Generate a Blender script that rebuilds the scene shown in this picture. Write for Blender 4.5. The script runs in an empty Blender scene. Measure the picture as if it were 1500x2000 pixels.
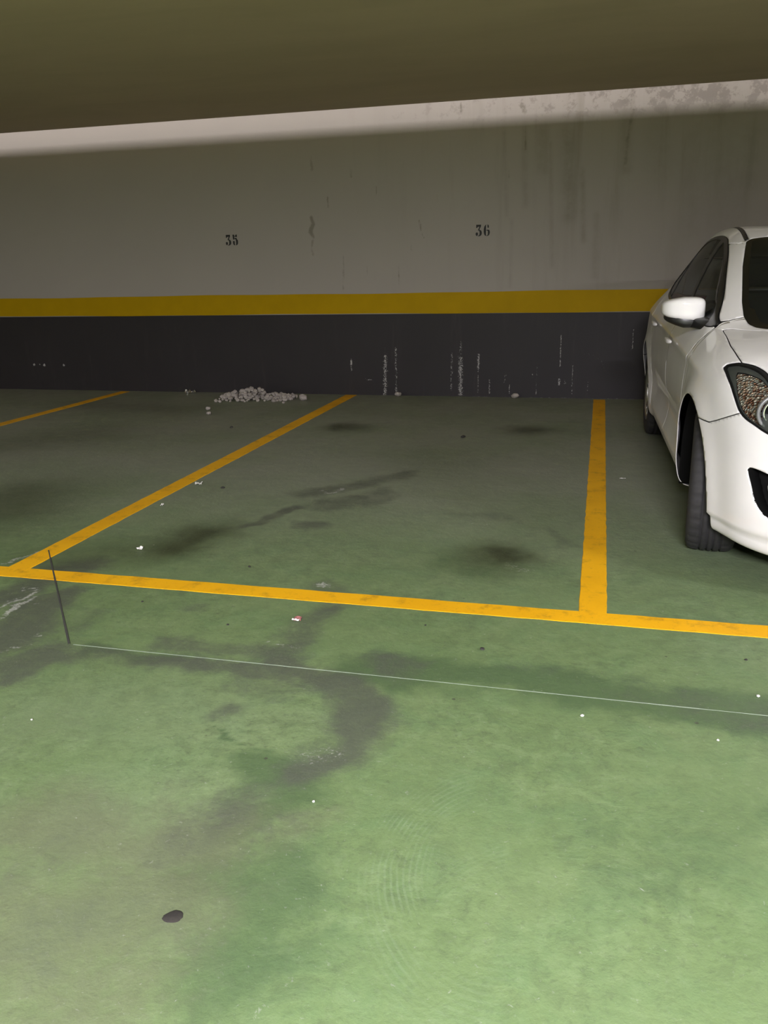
import bpy, bmesh, math, random
import numpy as np
from mathutils import Vector, Matrix, noise

scene = bpy.context.scene
col = scene.collection
random.seed(7); rng = np.random.default_rng(7)

# ------------------------------------------------------------------ camera
CAM_H = 1.25
FOC, PITCH, YAW, ROLL = 1611.86, math.radians(16.456), math.radians(-14.668), math.radians(-1.2566)
fw = Vector((math.sin(YAW)*math.cos(PITCH), math.cos(YAW)*math.cos(PITCH), -math.sin(PITCH)))
rt = Vector((math.cos(YAW), -math.sin(YAW), 0)); up = rt.cross(fw)
rt, up = rt*math.cos(ROLL)+up*math.sin(ROLL), -rt*math.sin(ROLL)+up*math.cos(ROLL)
cd = bpy.data.cameras.new('camera'); cam = bpy.data.objects.new('camera', cd); col.objects.link(cam)
cd.sensor_fit = 'VERTICAL'; cd.sensor_height = 24.0; cd.lens = FOC/2000*24.0
cd.clip_start = .05; cd.clip_end = 100
cam.matrix_world = Matrix(((rt.x, up.x, -fw.x, 0), (rt.y, up.y, -fw.y, 0), (rt.z, up.z, -fw.z, CAM_H), (0, 0, 0, 1)))
scene.camera = cam

# ------------------------------------------------------------------ world, lamps, exposure
w = bpy.data.worlds.new('world'); scene.world = w; w.use_nodes = True
w.node_tree.nodes['Background'].inputs[0].default_value = (.01, .01, .01, 1)
w.node_tree.nodes['Background'].inputs[1].default_value = 0.0
vs = scene.view_settings
vs.view_transform = 'Standard'; vs.look = 'None'; vs.gamma = 1.0; vs.use_curve_mapping = False
vs.exposure = 0.0

D = 8.199              # back wall
GAP = .30              # open slot between the slab overhead and the back wall
CEIL = 1.25+(2.70-1.25)*(D-GAP)/D
SLAB_TOP = CEIL+.12

def area(name, loc, sx, sy, power, color, target):
    l = bpy.data.lights.new(name, 'AREA'); l.shape = 'RECTANGLE'; l.size = sx; l.size_y = sy
    l.energy = power; l.color = color
    o = bpy.data.objects.new(name, l); col.objects.link(o); o.location = loc
    d = Vector(target)-Vector(loc)
    o.rotation_euler = d.to_track_quat('-Z', 'Y').to_euler()
    o['kind'] = 'helper'
    return o
LAMP = (1.0, .955, 1.06)
AISLE_LAMPS = [(.30, -3.1, 1780), (4.4, .2, 260), (-8.5, -3.1, 400)]     # x, y, power of the reflector battens on the aisle ceiling
for x, y, p in AISLE_LAMPS:
    area('aisle_lamp_light', (x, y, CEIL-.125), 1.45, .17, p, LAMP, (x, y, 0))
COVE_Y, COVE_Z = D-GAP-.50, SLAB_TOP+.43
COVE_POWER = 112
area('cove_light', (-3.0, COVE_Y, COVE_Z), 17, .13, COVE_POWER, (1.0, .94, .98), (-3.0, D-GAP, SLAB_TOP-.02))

# ------------------------------------------------------------------ helpers
def link(o, parent=None):
    col.objects.link(o)
    if parent is not None: o.parent = parent
    return o
def mesh_obj(name, verts, faces, mat, parent=None, smooth=False):
    me = bpy.data.meshes.new(name); me.from_pydata([tuple(map(float, v)) for v in verts], [], [tuple(f) for f in faces])
    if mat: me.materials.append(mat)
    if smooth: me.polygons.foreach_set('use_smooth', [True]*len(me.polygons))
    me.update()
    return link(bpy.data.objects.new(name, me), parent)
def bm_obj(name, bm, mat, parent=None, smooth=False):
    me = bpy.data.meshes.new(name); bmesh.ops.recalc_face_normals(bm, faces=bm.faces); bm.to_mesh(me); bm.free()
    if mat: me.materials.append(mat)
    if smooth: me.polygons.foreach_set('use_smooth', [True]*len(me.polygons))
    return link(bpy.data.objects.new(name, me), parent)
def empty(name, loc=(0, 0, 0), rz=0):
    o = bpy.data.objects.new(name, None); o.empty_display_size = .1; o.location = loc; o.rotation_euler = (0, 0, rz); return link(o)
def tag(o, label=None, cat=None, group=None, kind=None):
    if label: o['label'] = label
    if cat: o['category'] = cat
    if group: o['group'] = group
    if kind: o['kind'] = kind
    return o
def add_box(bm, lo, hi, bev=0.0):
    r = bmesh.ops.create_cube(bm, size=1.0)
    c = [(lo[i]+hi[i])/2 for i in range(3)]; s = [hi[i]-lo[i] for i in range(3)]
    for v in r['verts']: v.co = Vector((c[0]+v.co.x*s[0], c[1]+v.co.y*s[1], c[2]+v.co.z*s[2]))
    if bev:
        es = list({e for v in r['verts'] for e in v.link_edges})
        bmesh.ops.bevel(bm, geom=es, offset=bev, segments=2, affect='EDGES', profile=.5)
def add_tube(bm, p, q, r, seg=12, r2=None):
    p, q = Vector(p), Vector(q); d = (q-p); L = d.length
    m = Matrix.Translation((p+q)/2) @ d.to_track_quat('Z', 'Y').to_matrix().to_4x4()
    bmesh.ops.create_cone(bm, cap_ends=True, segments=seg, radius1=r, radius2=r if r2 is None else r2, depth=L, matrix=m)
def lathe(profile, seg, axis='x', wobble=None):
    """profile: (w, r) pairs; returns verts, faces of a closed-profile ring about the x axis"""
    n = len(profile); vs_, fs = [], []
    for i in range(seg):
        t = 2*math.pi*i/seg
        for j, (w_, r_) in enumerate(profile):
            if wobble: r_ = r_+wobble(i, w_, r_)
            vs_.append((w_, r_*math.cos(t), r_*math.sin(t)))
    for i in range(seg):
        for j in range(n-1):
            fs.append((i*n+j, ((i+1) % seg)*n+j, ((i+1) % seg)*n+j+1, i*n+j+1))
    return vs_, fs

# ------------------------------------------------------------------ materials
class NT:
    def __init__(s, name):
        s.m = bpy.data.materials.new(name); s.m.use_nodes = True; s.t = s.m.node_tree
        s.b = s.t.nodes['Principled BSDF']; s.out = s.t.nodes['Material Output']
    def n(s, typ, **kw):
        nd = s.t.nodes.new(typ)
        for k, v in kw.items():
            if k.startswith('i_'):
                key = k[2:]; nd.inputs[int(key) if key.isdigit() else key.replace('_', ' ')].default_value = v
            else: setattr(nd, k, v)
        return nd
    def l(s, a, b): s.t.links.new(a, b)
    def set(s, **kw):
        for k, v in kw.items(): s.b.inputs[k.replace('_', ' ')].default_value = v
        return s
    def noise(s, vec, scale, detail=4, rough=.55, dist=0.0):
        nd = s.n('ShaderNodeTexNoise'); nd.inputs['Scale'].default_value = scale; nd.inputs['Detail'].default_value = detail
        nd.inputs['Roughness'].default_value = rough; nd.inputs['Distortion'].default_value = dist
        if vec is not None: s.l(vec, nd.inputs['Vector'])
        return nd.outputs['Fac']
    def math(s, op, a, b=None, clamp=False):
        nd = s.n('ShaderNodeMath', operation=op, use_clamp=clamp)
        for i, x in enumerate((a, b)):
            if x is None: continue
            if isinstance(x, (int, float)): nd.inputs[i].default_value = x
            else: s.l(x, nd.inputs[i])
        return nd.outputs[0]
    def ramp(s, v, lo, hi, a=0.0, b=1.0, smooth=True):
        nd = s.n('ShaderNodeMapRange'); nd.interpolation_type = 'SMOOTHSTEP' if smooth else 'LINEAR'
        s.l(v, nd.inputs['Value'])
        for k, x in (('From Min', lo), ('From Max', hi), ('To Min', a), ('To Max', b)): nd.inputs[k].default_value = x
        return nd.outputs['Result']
    def mix(s, f, a, b):
        nd = s.n('ShaderNodeMix', data_type='RGBA')
        for sock, x in ((nd.inputs[0], f), (nd.inputs[6], a), (nd.inputs[7], b)):
            if isinstance(x, (int, float)): sock.default_value = x
            elif isinstance(x, tuple): sock.default_value = (*x, 1) if len(x) == 3 else x
            else: s.l(x, sock)
        return nd.outputs[2]
    def attr(s, name):
        return s.n('ShaderNodeAttribute', attribute_name=name).outputs['Fac']
    def coord(s, kind='Object', scale=None):
        c = s.n('ShaderNodeTexCoord').outputs[kind]
        if scale:
            mp = s.n('ShaderNodeMapping'); mp.inputs['Scale'].default_value = scale; s.l(c, mp.inputs['Vector']); c = mp.outputs['Vector']
        return c
    def pos(s, scale=None):
        c = s.n('ShaderNodeNewGeometry').outputs['Position']
        if scale:
            mp = s.n('ShaderNodeMapping'); mp.inputs['Scale'].default_value = scale; s.l(c, mp.inputs['Vector']); c = mp.outputs['Vector']
        return c
    def bump(s, h, strength, dist=.01):
        b = s.n('ShaderNodeBump'); b.inputs['Strength'].default_value = strength; b.inputs['Distance'].default_value = dist
        s.l(h, b.inputs['Height']); s.l(b.outputs[0], s.b.inputs['Normal'])

def simple(name, colr, rough=.5, metal=0.0, grain=.06, gscale=40, **kw):
    t = NT(name); t.set(Roughness=rough, Metallic=metal, **kw)
    f = t.noise(t.coord(), gscale, 3)
    c = t.mix(f, tuple(x*(1-grain) for x in colr), tuple(min(1, x*(1+grain)) for x in colr)); t.l(c, t.b.inputs['Base Color'])
    return t.m

def floor_material():
    t = NT('green floor paint'); P = t.pos()
    big = t.noise(P, 1.3, 4, .6); mid = t.noise(P, 5.5, 5, .65, .4); fine = t.noise(P, 38, 4, .7); vf = t.noise(P, 170, 2, .6)
    c = t.mix(t.ramp(big, .3, .7), (.138, .206, .086), (.166, .234, .104))
    c = t.mix(t.ramp(mid, .42, .68, 0, .45), c, (.120, .200, .086))
    c = t.mix(t.math('MULTIPLY', t.attr('pale'), .55), c, (.195, .250, .145))
    # worn, crumbly skin of the paint: mottling from hand size down to grains
    m1 = t.noise(P, 13, 8, .72, .3); m2 = t.noise(P, 46, 6, .75)
    rough_ = t.ramp(t.noise(P, 1.9, 3), .35, .65, .35, 1.0)
    c = t.mix(t.math('MULTIPLY', t.ramp(m1, .50, .60, 0, .40), rough_), c, (.095, .130, .065))
    c = t.mix(t.math('MULTIPLY', t.ramp(m1, .49, .38, 0, .30), rough_), c, (.235, .315, .160))
    c = t.mix(t.math('MULTIPLY', t.ramp(m2, .52, .62, 0, .38), rough_), c, (.080, .100, .058))
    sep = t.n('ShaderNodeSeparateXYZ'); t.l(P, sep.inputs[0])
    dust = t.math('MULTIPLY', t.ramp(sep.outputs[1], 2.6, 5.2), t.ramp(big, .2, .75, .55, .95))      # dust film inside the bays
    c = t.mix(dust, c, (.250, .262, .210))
    n1 = t.math('ADD', t.math('MULTIPLY', mid, .75), t.math('MULTIPLY', fine, .35))     # 0..1.1, about .55
    def mask(name, gain, lo, hi):
        return t.ramp(t.math('ADD', t.attr(name), t.math('MULTIPLY', t.math('SUBTRACT', n1, .55), gain)), lo, hi)
    c = t.mix(t.math('MULTIPLY', mask('deep', 1.0, .2, .85), .8), c, (.075, .122, .055))
    c = t.mix(t.math('MULTIPLY', mask('brown', 1.3, .3, 1.0), .6), c, (.135, .140, .088))
    c = t.mix(t.math('MULTIPLY', mask('grime', 1.5, .25, 1.05), .85), c, (.086, .094, .073))
    c = t.mix(t.math('MULTIPLY', t.attr('oil'), t.ramp(mid, .1, .8, .85, 1.0)), c, (.026, .029, .011))
    # fine speckle: pits and pale chips
    c = t.mix(t.ramp(fine, .55, .8, 0, .16), c, (.26, .31, .21))
    c = t.mix(t.ramp(vf, .3, .1, 0, .35), c, (.05, .06, .04))
    vo = t.n('ShaderNodeTexVoronoi', feature='F1'); vo.inputs['Scale'].default_value = 4.2; t.l(P, vo.inputs['Vector'])
    c = t.mix(t.ramp(vo.outputs['Distance'], .030, .018, 0, .8), c, (.06, .06, .045))
    vo2 = t.n('ShaderNodeTexVoronoi', feature='F1'); vo2.inputs['Scale'].default_value = 3.1
    mp = t.n('ShaderNodeMapping'); mp.inputs['Location'].default_value = (3.3, 7.7, .5); t.l(P, mp.inputs['Vector']); t.l(mp.outputs[0], vo2.inputs['Vector'])
    c = t.mix(t.ramp(vo2.outputs['Distance'], .014, .008, 0, .8), c, (.45, .43, .36))
    c = t.mix(t.math('MULTIPLY', t.ramp(t.math('ADD', t.attr('white'), t.math('MULTIPLY', t.math('SUBTRACT', t.noise(P, 70, 4, .7, .5), .5), 3.0)), .35, 1.1), .75), c, (.50, .50, .47))
    # tyre scrub arcs
    sc = t.attr('scrub'); ph = t.attr('scrub_r')
    ring = t.math('MULTIPLY', t.ramp(t.math('SINE', t.math('MULTIPLY', ph, 480.0)), -.2, 1), t.math('MULTIPLY', sc, t.ramp(mid, .35, .65)))
    c = t.mix(t.math('MULTIPLY', ring, .30), c, (.25, .33, .20))
    t.l(c, t.b.inputs['Base Color'])
    t.l(t.ramp(mid, .2, .8, .42, .62), t.b.inputs['Roughness']); t.set(Specular_IOR_Level=.35)
    h = t.math('ADD', t.math('MULTIPLY', mid, .6), t.math('MULTIPLY', fine, .25)); t.bump(t.math('ADD', h, t.math('MULTIPLY', m1, .35)), .34, .014)
    return t.m

def line_material():
    t = NT('yellow line paint'); P = t.pos()
    big = t.noise(P, 2.2, 3); mid = t.noise(P, 9, 5, .7); fine = t.noise(P, 60, 4, .7)
    c = t.mix(t.ramp(big, .35, .65), (.82, .41, .004), (.90, .465, .006))
    c = t.mix(t.ramp(mid, .50, .72, 0, .75), c, (.46, .23, .012))
    c = t.mix(t.ramp(fine, .60, .75, 0, .5), c, (.25, .15, .03))
    c = t.mix(t.ramp(t.math('ADD', mid, t.math('MULTIPLY', fine, .4)), .93, 1.02, 0, .85), c, (.10, .085, .05))
    t.l(c, t.b.inputs['Base Color']); t.set(Roughness=.55, Specular_IOR_Level=.35); t.bump(fine, .15, .004)
    return t.m

def wall_material():
    t = NT('grey wall paint'); P = t.pos()
    st = t.noise(t.pos((5.0, 5.0, .45)), 1.0, 5, .65, .2); big = t.noise(P, .8, 3); fine = t.noise(P, 70, 3, .6); mid = t.noise(P, 9, 5, .7)
    sep = t.n('ShaderNodeSeparateXYZ'); t.l(P, sep.inputs[0])
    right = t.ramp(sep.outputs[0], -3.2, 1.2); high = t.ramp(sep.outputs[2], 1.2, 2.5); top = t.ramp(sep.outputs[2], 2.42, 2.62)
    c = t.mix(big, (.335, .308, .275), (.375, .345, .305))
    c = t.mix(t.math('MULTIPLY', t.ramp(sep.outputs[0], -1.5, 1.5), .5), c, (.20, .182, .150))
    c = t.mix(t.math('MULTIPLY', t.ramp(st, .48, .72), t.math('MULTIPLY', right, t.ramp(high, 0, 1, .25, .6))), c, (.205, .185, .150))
    c = t.mix(t.math('MULTIPLY', t.attr('streak'), t.ramp(mid, .25, .7, .15, .55)), c, (.185, .168, .135))
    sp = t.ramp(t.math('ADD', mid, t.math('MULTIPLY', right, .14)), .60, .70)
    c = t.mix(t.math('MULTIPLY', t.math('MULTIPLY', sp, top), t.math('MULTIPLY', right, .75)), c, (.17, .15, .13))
    c = t.mix(t.math('MULTIPLY', t.ramp(t.math('ADD', t.attr('mark'), t.math('MULTIPLY', t.math('SUBTRACT', mid, .5), 1.6)), .3, 1.0), .7), c, (.165, .15, .12))
    t.l(c, t.b.inputs['Base Color']); t.set(Roughness=.75, Specular_IOR_Level=.25)
    t.bump(t.math('ADD', t.math('MULTIPLY', mid, .4), t.math('MULTIPLY', fine, .3)), .2, .01)
    return t.m

def dado_material():
    t = NT('black dado paint'); P = t.pos(); fine = t.noise(P, 90, 3, .7); big = t.noise(P, 2.0, 4)
    c = t.mix(big, (.017, .0145, .0152), (.026, .0225, .0235))
    c = t.mix(t.ramp(t.noise(t.pos((9, 9, .9)), 1.0, 4, .7), .55, .75, 0, .4), c, (.045, .036, .036))
    m = t.ramp(t.math('ADD', t.attr('chip'), t.math('MULTIPLY', t.math('SUBTRACT', fine, .5), 2.6)), .55, .95)
    m = t.math('MAXIMUM', t.math('MULTIPLY', m, t.ramp(t.attr('chip'), .05, .3)), t.ramp(t.attr('chip'), .9, 1.3))
    c = t.mix(t.math('MULTIPLY', m, .85), c, (.42, .41, .39))
    t.l(c, t.b.inputs['Base Color']); t.set(Roughness=.55, Specular_IOR_Level=.3)
    t.bump(fine, .1, .004)
    return t.m

M = {}
M['floor'] = floor_material(); M['line'] = line_material(); M['wall'] = wall_material(); M['dado'] = dado_material()
M['band'] = simple('yellow wall band paint', (.42, .262, .0005), .6, 0, .10, 6, Specular_IOR_Level=.1)
M['plain_wall'] = simple('plain wall paint', (.62, .56, .48), .8)
def ceiling_material():
    t = NT('ceiling paint'); n1 = t.noise(t.pos((.5, 1.6, 1)), 1.1, 4, .6, .6); n2 = t.noise(t.pos(), 30, 3)
    c = t.mix(t.ramp(n1, .3, .7), (.52, .415, .295), (.58, .46, .33)); c = t.mix(t.math('MULTIPLY', n2, .15), c, (.44, .36, .27))
    t.l(c, t.b.inputs['Base Color']); t.set(Roughness=.85, Specular_IOR_Level=.2); t.bump(n2, .12, .006); return t.m
M['ceiling'] = ceiling_material()
M['joint_dark'] = simple('dark joint filler', (.05, .05, .045), .8, 0, .3)
M['joint_pale'] = simple('pale worn joint', (.25, .31, .23), .7, 0, .35, 25)
M['digit'] = simple('black stencil paint', (.006, .006, .005), .6, 0, .3, 60)
M['rubble'] = simple('crumbled plaster', (.37, .335, .30), .9, 0, .25, 30)
M['paper'] = simple('white paper', (.62, .61, .57), .8)
M['foil'] = simple('silver foil', (.80, .80, .80), .25, 1.0)
M['pebble'] = simple('black grit', (.025, .023, .02), .7, 0, .3)
M['red_paper'] = simple('dull red paper', (.34, .13, .12), .8)
M['tar'] = simple('dark dried gum', (.024, .021, .017), .9, 0, .35, 90)
M['lamp_housing'] = simple('white lamp housing', (.7, .7, .68), .5)
def emit(name, colr, s):
    t = NT(name); t.set(Roughness=.4); t.b.inputs['Base Color'].default_value = (.8, .8, .8, 1)
    t.b.inputs['Emission Color'].default_value = (*colr, 1); t.b.inputs['Emission Strength'].default_value = s; return t.m
M['tube'] = emit('lit fluorescent tube', LAMP, 12.0)
FLOOR_STAINS = [
 ('oil', [(-1.867, 3.583), (-1.888, 3.279)], 0.17, 0.85),
 ('oil', [(-0.395, 3.565), (-0.363, 3.487)], 0.15, 0.85),
 ('oil', [(-0.47, 3.432)], 0.2, 0.4),
 ('oil', [(-2.009, 6.434)], 0.17, 0.8),
 ('oil', [(-0.499, 6.511)], 0.17, 0.75),
 ('oil', [(-3.176, 3.765), (-3.28, 4.078)], 0.35, 0.6),
 ('oil', [(-4.305, 5.502), (-4.039, 5.791)], 0.45, 0.35),
 ('oil', [(-4.903, 7.262), (-3.947, 7.068)], 0.35, 0.35),
 ('oil', [(-0.998, 5.339)], 0.5, 0.15),
 ('oil', [(-2.377, 3.098), (-2.156, 3.213)], 0.2, 0.4),
 ('grime', [(-1.734, 3.721), (-1.654, 3.799), (-1.579, 3.973), (-1.531, 4.081)], 0.045, 0.9),
 ('grime', [(-1.621, 4.333), (-1.51, 4.468), (-1.387, 4.586), (-1.283, 4.793), (-1.214, 4.912)], 0.11, 0.75),
 ('grime', [(-1.389, 4.189), (-1.269, 4.285), (-1.22, 4.437)], 0.14, 0.75),
 ('grime', [(-1.379, 3.813)], 0.09, 0.8),
 ('grime', [(-0.69, 4.124), (-0.526, 4.116), (-0.385, 4.032)], 0.08, 0.5),
 ('grime', [(-0.241, 3.988), (-0.133, 3.811), (-0.089, 3.61), (-0.148, 3.448), (-0.222, 3.487)], 0.03, 0.55),
 ('grime', [(-0.378, 3.417), (-0.333, 3.528)], 0.1, 0.45),
 ('grime', [(-2.26, 2.567), (-2.245, 2.737), (-2.259, 2.931), (-2.197, 3.029)], 0.12, 0.9),
 ('grime', [(-2.065, 2.606), (-2.015, 2.37), (-2.03, 2.278)], 0.14, 1.0),
 ('grime', [(-2.052, 2.776), (-1.991, 2.519)], 0.08, 0.9),
 ('grime', [(-1.864, 2.401), (-1.834, 2.551)], 0.08, 0.6),
 ('grime', [(-1.84, 2.193), (-1.892, 2.104)], 0.12, 0.9),
 ('grime', [(-1.818, 2.01), (-1.797, 2.163), (-1.677, 2.219), (-1.401, 2.246), (-1.12, 2.245), (-0.85, 2.234)], 0.065, 0.85),
 ('grime', [(-1.424, 2.396), (-1.192, 2.402), (-0.984, 2.405), (-0.912, 2.635), (-0.961, 2.883), (-1.039, 3.024)], 0.085, 0.75),
 ('grime', [(-0.957, 2.332), (-0.761, 2.278), (-0.665, 2.183), (-0.631, 1.984), (-0.637, 1.814), (-0.722, 1.712)], 0.085, 1.0),
 ('grime', [(-0.663, 2.421), (-0.546, 2.371)], 0.07, 0.7),
 ('grime', [(-1.032, 2.015), (-1.047, 1.975)], 0.05, 0.7),
 ('grime', [(-1.478, 2.699)], 0.06, 0.6),
 ('grime', [(-0.781, 2.232), (-0.89, 2.157), (-1.071, 2.136)], 0.06, 0.6),
 ('grime', [(-0.684, 2.03), (-0.709, 1.835), (-0.738, 1.755)], 0.09, 0.6),
 ('grime', [(-0.807, 1.649), (-0.863, 1.532), (-0.859, 1.42)], 0.09, 0.55),
 ('grime', [(-0.644, 1.542), (-0.673, 1.453)], 0.06, 0.5),
 ('grime', [(0.173, 2.385), (0.358, 2.33), (0.519, 2.291)], 0.09, 0.55),
 ('grime', [(-0.224, 2.457), (0.02, 2.403)], 0.05, 0.35),
 ('brown', [(-1.265, 1.422), (-0.985, 1.391), (-0.798, 1.452)], 0.24, 0.95),
 ('brown', [(-1.048, 1.099), (-0.919, 1.184), (-0.822, 1.28)], 0.26, 1.0),
 ('grime', [(-1.023, 1.066), (-0.936, 1.138), (-0.86, 1.241)], 0.2, 0.35),
 ('grime', [(-1.125, 1.342), (-0.86, 1.351)], 0.15, 0.3),
 ('brown', [(-0.82, 0.995), (-0.957, 1.008), (-1.115, 1.124)], 0.28, 0.9),
 ('brown', [(-0.586, 1.556), (-0.641, 1.435)], 0.1, 0.7),
 ('brown', [(-1.478, 1.8), (-1.457, 1.596)], 0.25, 0.5),
 ('deep', [(-0.683, 2.367), (-0.214, 2.36), (0.171, 2.343), (0.521, 2.303)], 0.115, 1.0),
 ('deep', [(-0.843, 1.732), (-0.691, 1.632), (-0.758, 1.536)], 0.1, 0.9),
 ('deep', [(-0.743, 1.361), (-0.59, 1.364), (-0.573, 1.209), (-0.624, 1.086)], 0.16, 0.75),
 ('deep', [(-1.694, 2.244), (-1.319, 2.271)], 0.06, 0.8),
 ('deep', [(0.141, 1.563), (0.316, 1.741), (0.413, 1.8)], 0.2, 0.45),
 ('deep', [(-0.83, 1.998), (-0.954, 1.914)], 0.02, 0.5),
 ('deep', [(-1.052, 1.935), (-0.968, 1.842), (-0.813, 1.799)], 0.012, 0.8),
 ('deep', [(-0.575, 3.313), (-0.395, 3.285)], 0.18, 0.5),
 ('pale', [(-1.551, 1.902), (-1.245, 1.969), (-1.037, 1.953)], 0.25, 0.6),
 ('pale', [(-1.141, 1.531), (-0.958, 1.531)], 0.18, 0.7),
 ('pale', [(0.577, 2.821), (0.465, 2.717)], 0.15, 0.5),
 ('pale', [(-0.96, 2.0), (-0.781, 2.039)], 0.1, 0.5),
 ('pale', [(-1.617, 3.995), (-1.203, 5.306), (-0.458, 4.745)], 0.4, 0.4),
 ('white', [(-2.203, 2.496), (-2.185, 2.593), (-2.195, 2.69), (-2.219, 2.742)], 0.012, 1.0),
 ('white', [(-2.149, 2.427), (-2.143, 2.57), (-2.152, 2.632)], 0.014, 1.0),
 ('white', [(-2.231, 2.531), (-2.227, 2.617)], 0.008, 0.9),
 ('white', [(-2.536, 2.956), (-2.502, 3.045), (-2.492, 3.163)], 0.014, 0.8),
 ('white', [(-2.271, 2.674), (-2.264, 2.763)], 0.006, 0.8),
 ('white', [(-1.987, 2.223), (-1.943, 2.275)], 0.01, 0.5),
 ('white', [(-2.073, 2.594), (-2.052, 2.604)], 0.008, 0.8),
 ('white', [(-1.934, 2.378), (-1.9, 2.367)], 0.006, 0.9),
 ('white', [(-1.514, 4.48), (-1.451, 4.432), (-1.443, 4.54)], 0.015, 0.9),
 ('white', [(-1.063, 3.043), (-1.028, 2.992)], 0.015, 0.8),
 ('white', [(-0.64, 3.985), (-0.533, 3.969)], 0.006, 0.6),
 ('white', [(-0.338, 3.359), (-0.247, 3.314)], 0.03, 0.4),
 ('white', [(-0.501, 1.032), (-0.504, 1.063)], 0.012, 0.35),
 ('white', [(-1.034, 2.485), (-0.925, 2.446)], 0.01, 0.5),
 ('white', [(-0.728, 1.806), (-0.682, 1.841)], 0.05, 0.35),
]
WALL_MARKS = [
 ('mark', [(-2.822, 1.744), (-2.804, 1.681), (-2.839, 1.615), (-2.81, 1.566)], 0.022, 0.9),
 ('mark', [(-2.817, 1.528), (-2.836, 1.455), (-2.818, 1.396)], 0.018, 0.7),
 ('mark', [(-2.645, 1.927), (-2.643, 1.833)], 0.012, 0.8),
 ('mark', [(-2.508, 1.374), (-2.515, 1.051)], 0.01, 0.9),
 ('mark', [(-2.258, 1.296), (-2.272, 1.15)], 0.008, 0.6),
 ('mark', [(-1.951, 1.313), (-1.939, 1.096)], 0.008, 0.6),
 ('mark', [(-1.733, 1.684), (-1.719, 1.59), (-1.689, 1.52)], 0.011, 0.9),
 ('mark', [(-1.835, 1.594), (-1.807, 1.405)], 0.01, 0.6),
 ('mark', [(-2.152, 1.999), (-2.148, 1.921)], 0.01, 0.6),
 ('mark', [(-2.401, 2.18), (-2.399, 2.097)], 0.012, 0.7),
 ('mark', [(-2.801, 2.291), (-2.796, 2.18)], 0.022, 0.5),
 ('mark', [(-1.553, 1.942), (-1.563, 1.838)], 0.008, 0.5),
 ('mark', [(-1.553, 1.884), (-1.431, 1.892)], 0.008, 0.4),
 ('mark', [(-0.749, 2.458), (-0.739, 2.257)], 0.012, 0.7),
 ('mark', [(-0.884, 2.1), (-0.879, 1.646)], 0.008, 0.6),
 ('mark', [(-0.781, 2.628), (-0.757, 2.564)], 0.03, 0.7),
 ('mark', [(-1.338, 2.685), (-1.333, 2.608)], 0.012, 0.8),
 ('mark', [(0.182, 2.527), (0.152, 2.385), (0.143, 2.094)], 0.02, 0.7),
 ('streak', [(-0.366, 2.373), (-0.329, 1.681)], 0.07, 0.9),
 ('streak', [(-0.602, 2.407), (-0.582, 2.085)], 0.06, 0.7),
 ('streak', [(-0.232, 2.069), (-0.19, 1.454)], 0.025, 0.9),
 ('streak', [(0.122, 2.592), (0.146, 2.051)], 0.05, 0.9),
 ('streak', [(0.404, 2.574), (0.442, 2.037)], 0.12, 0.5),
 ('streak', [(0.672, 2.355), (0.739, 1.515)], 0.1, 0.5),
 ('streak', [(1.172, 2.287), (1.17, 1.88)], 0.1, 0.7),
 ('streak', [(-0.521, 2.297), (-0.469, 1.234)], 0.02, 0.6),
 ('streak', [(-0.754, 2.479), (-0.731, 1.784)], 0.03, 0.6),
 ('streak', [(-0.937, 2.405), (-0.899, 1.701)], 0.02, 0.5),
 ('streak', [(-0.087, 1.673), (-0.083, 1.135)], 0.03, 0.6),
 ('streak', [(-0.85, 1.654), (-0.856, 1.055)], 0.015, 0.5),
 ('streak', [(0.856, 2.624), (1.027, 1.634)], 0.2, 0.5),
]
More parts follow.
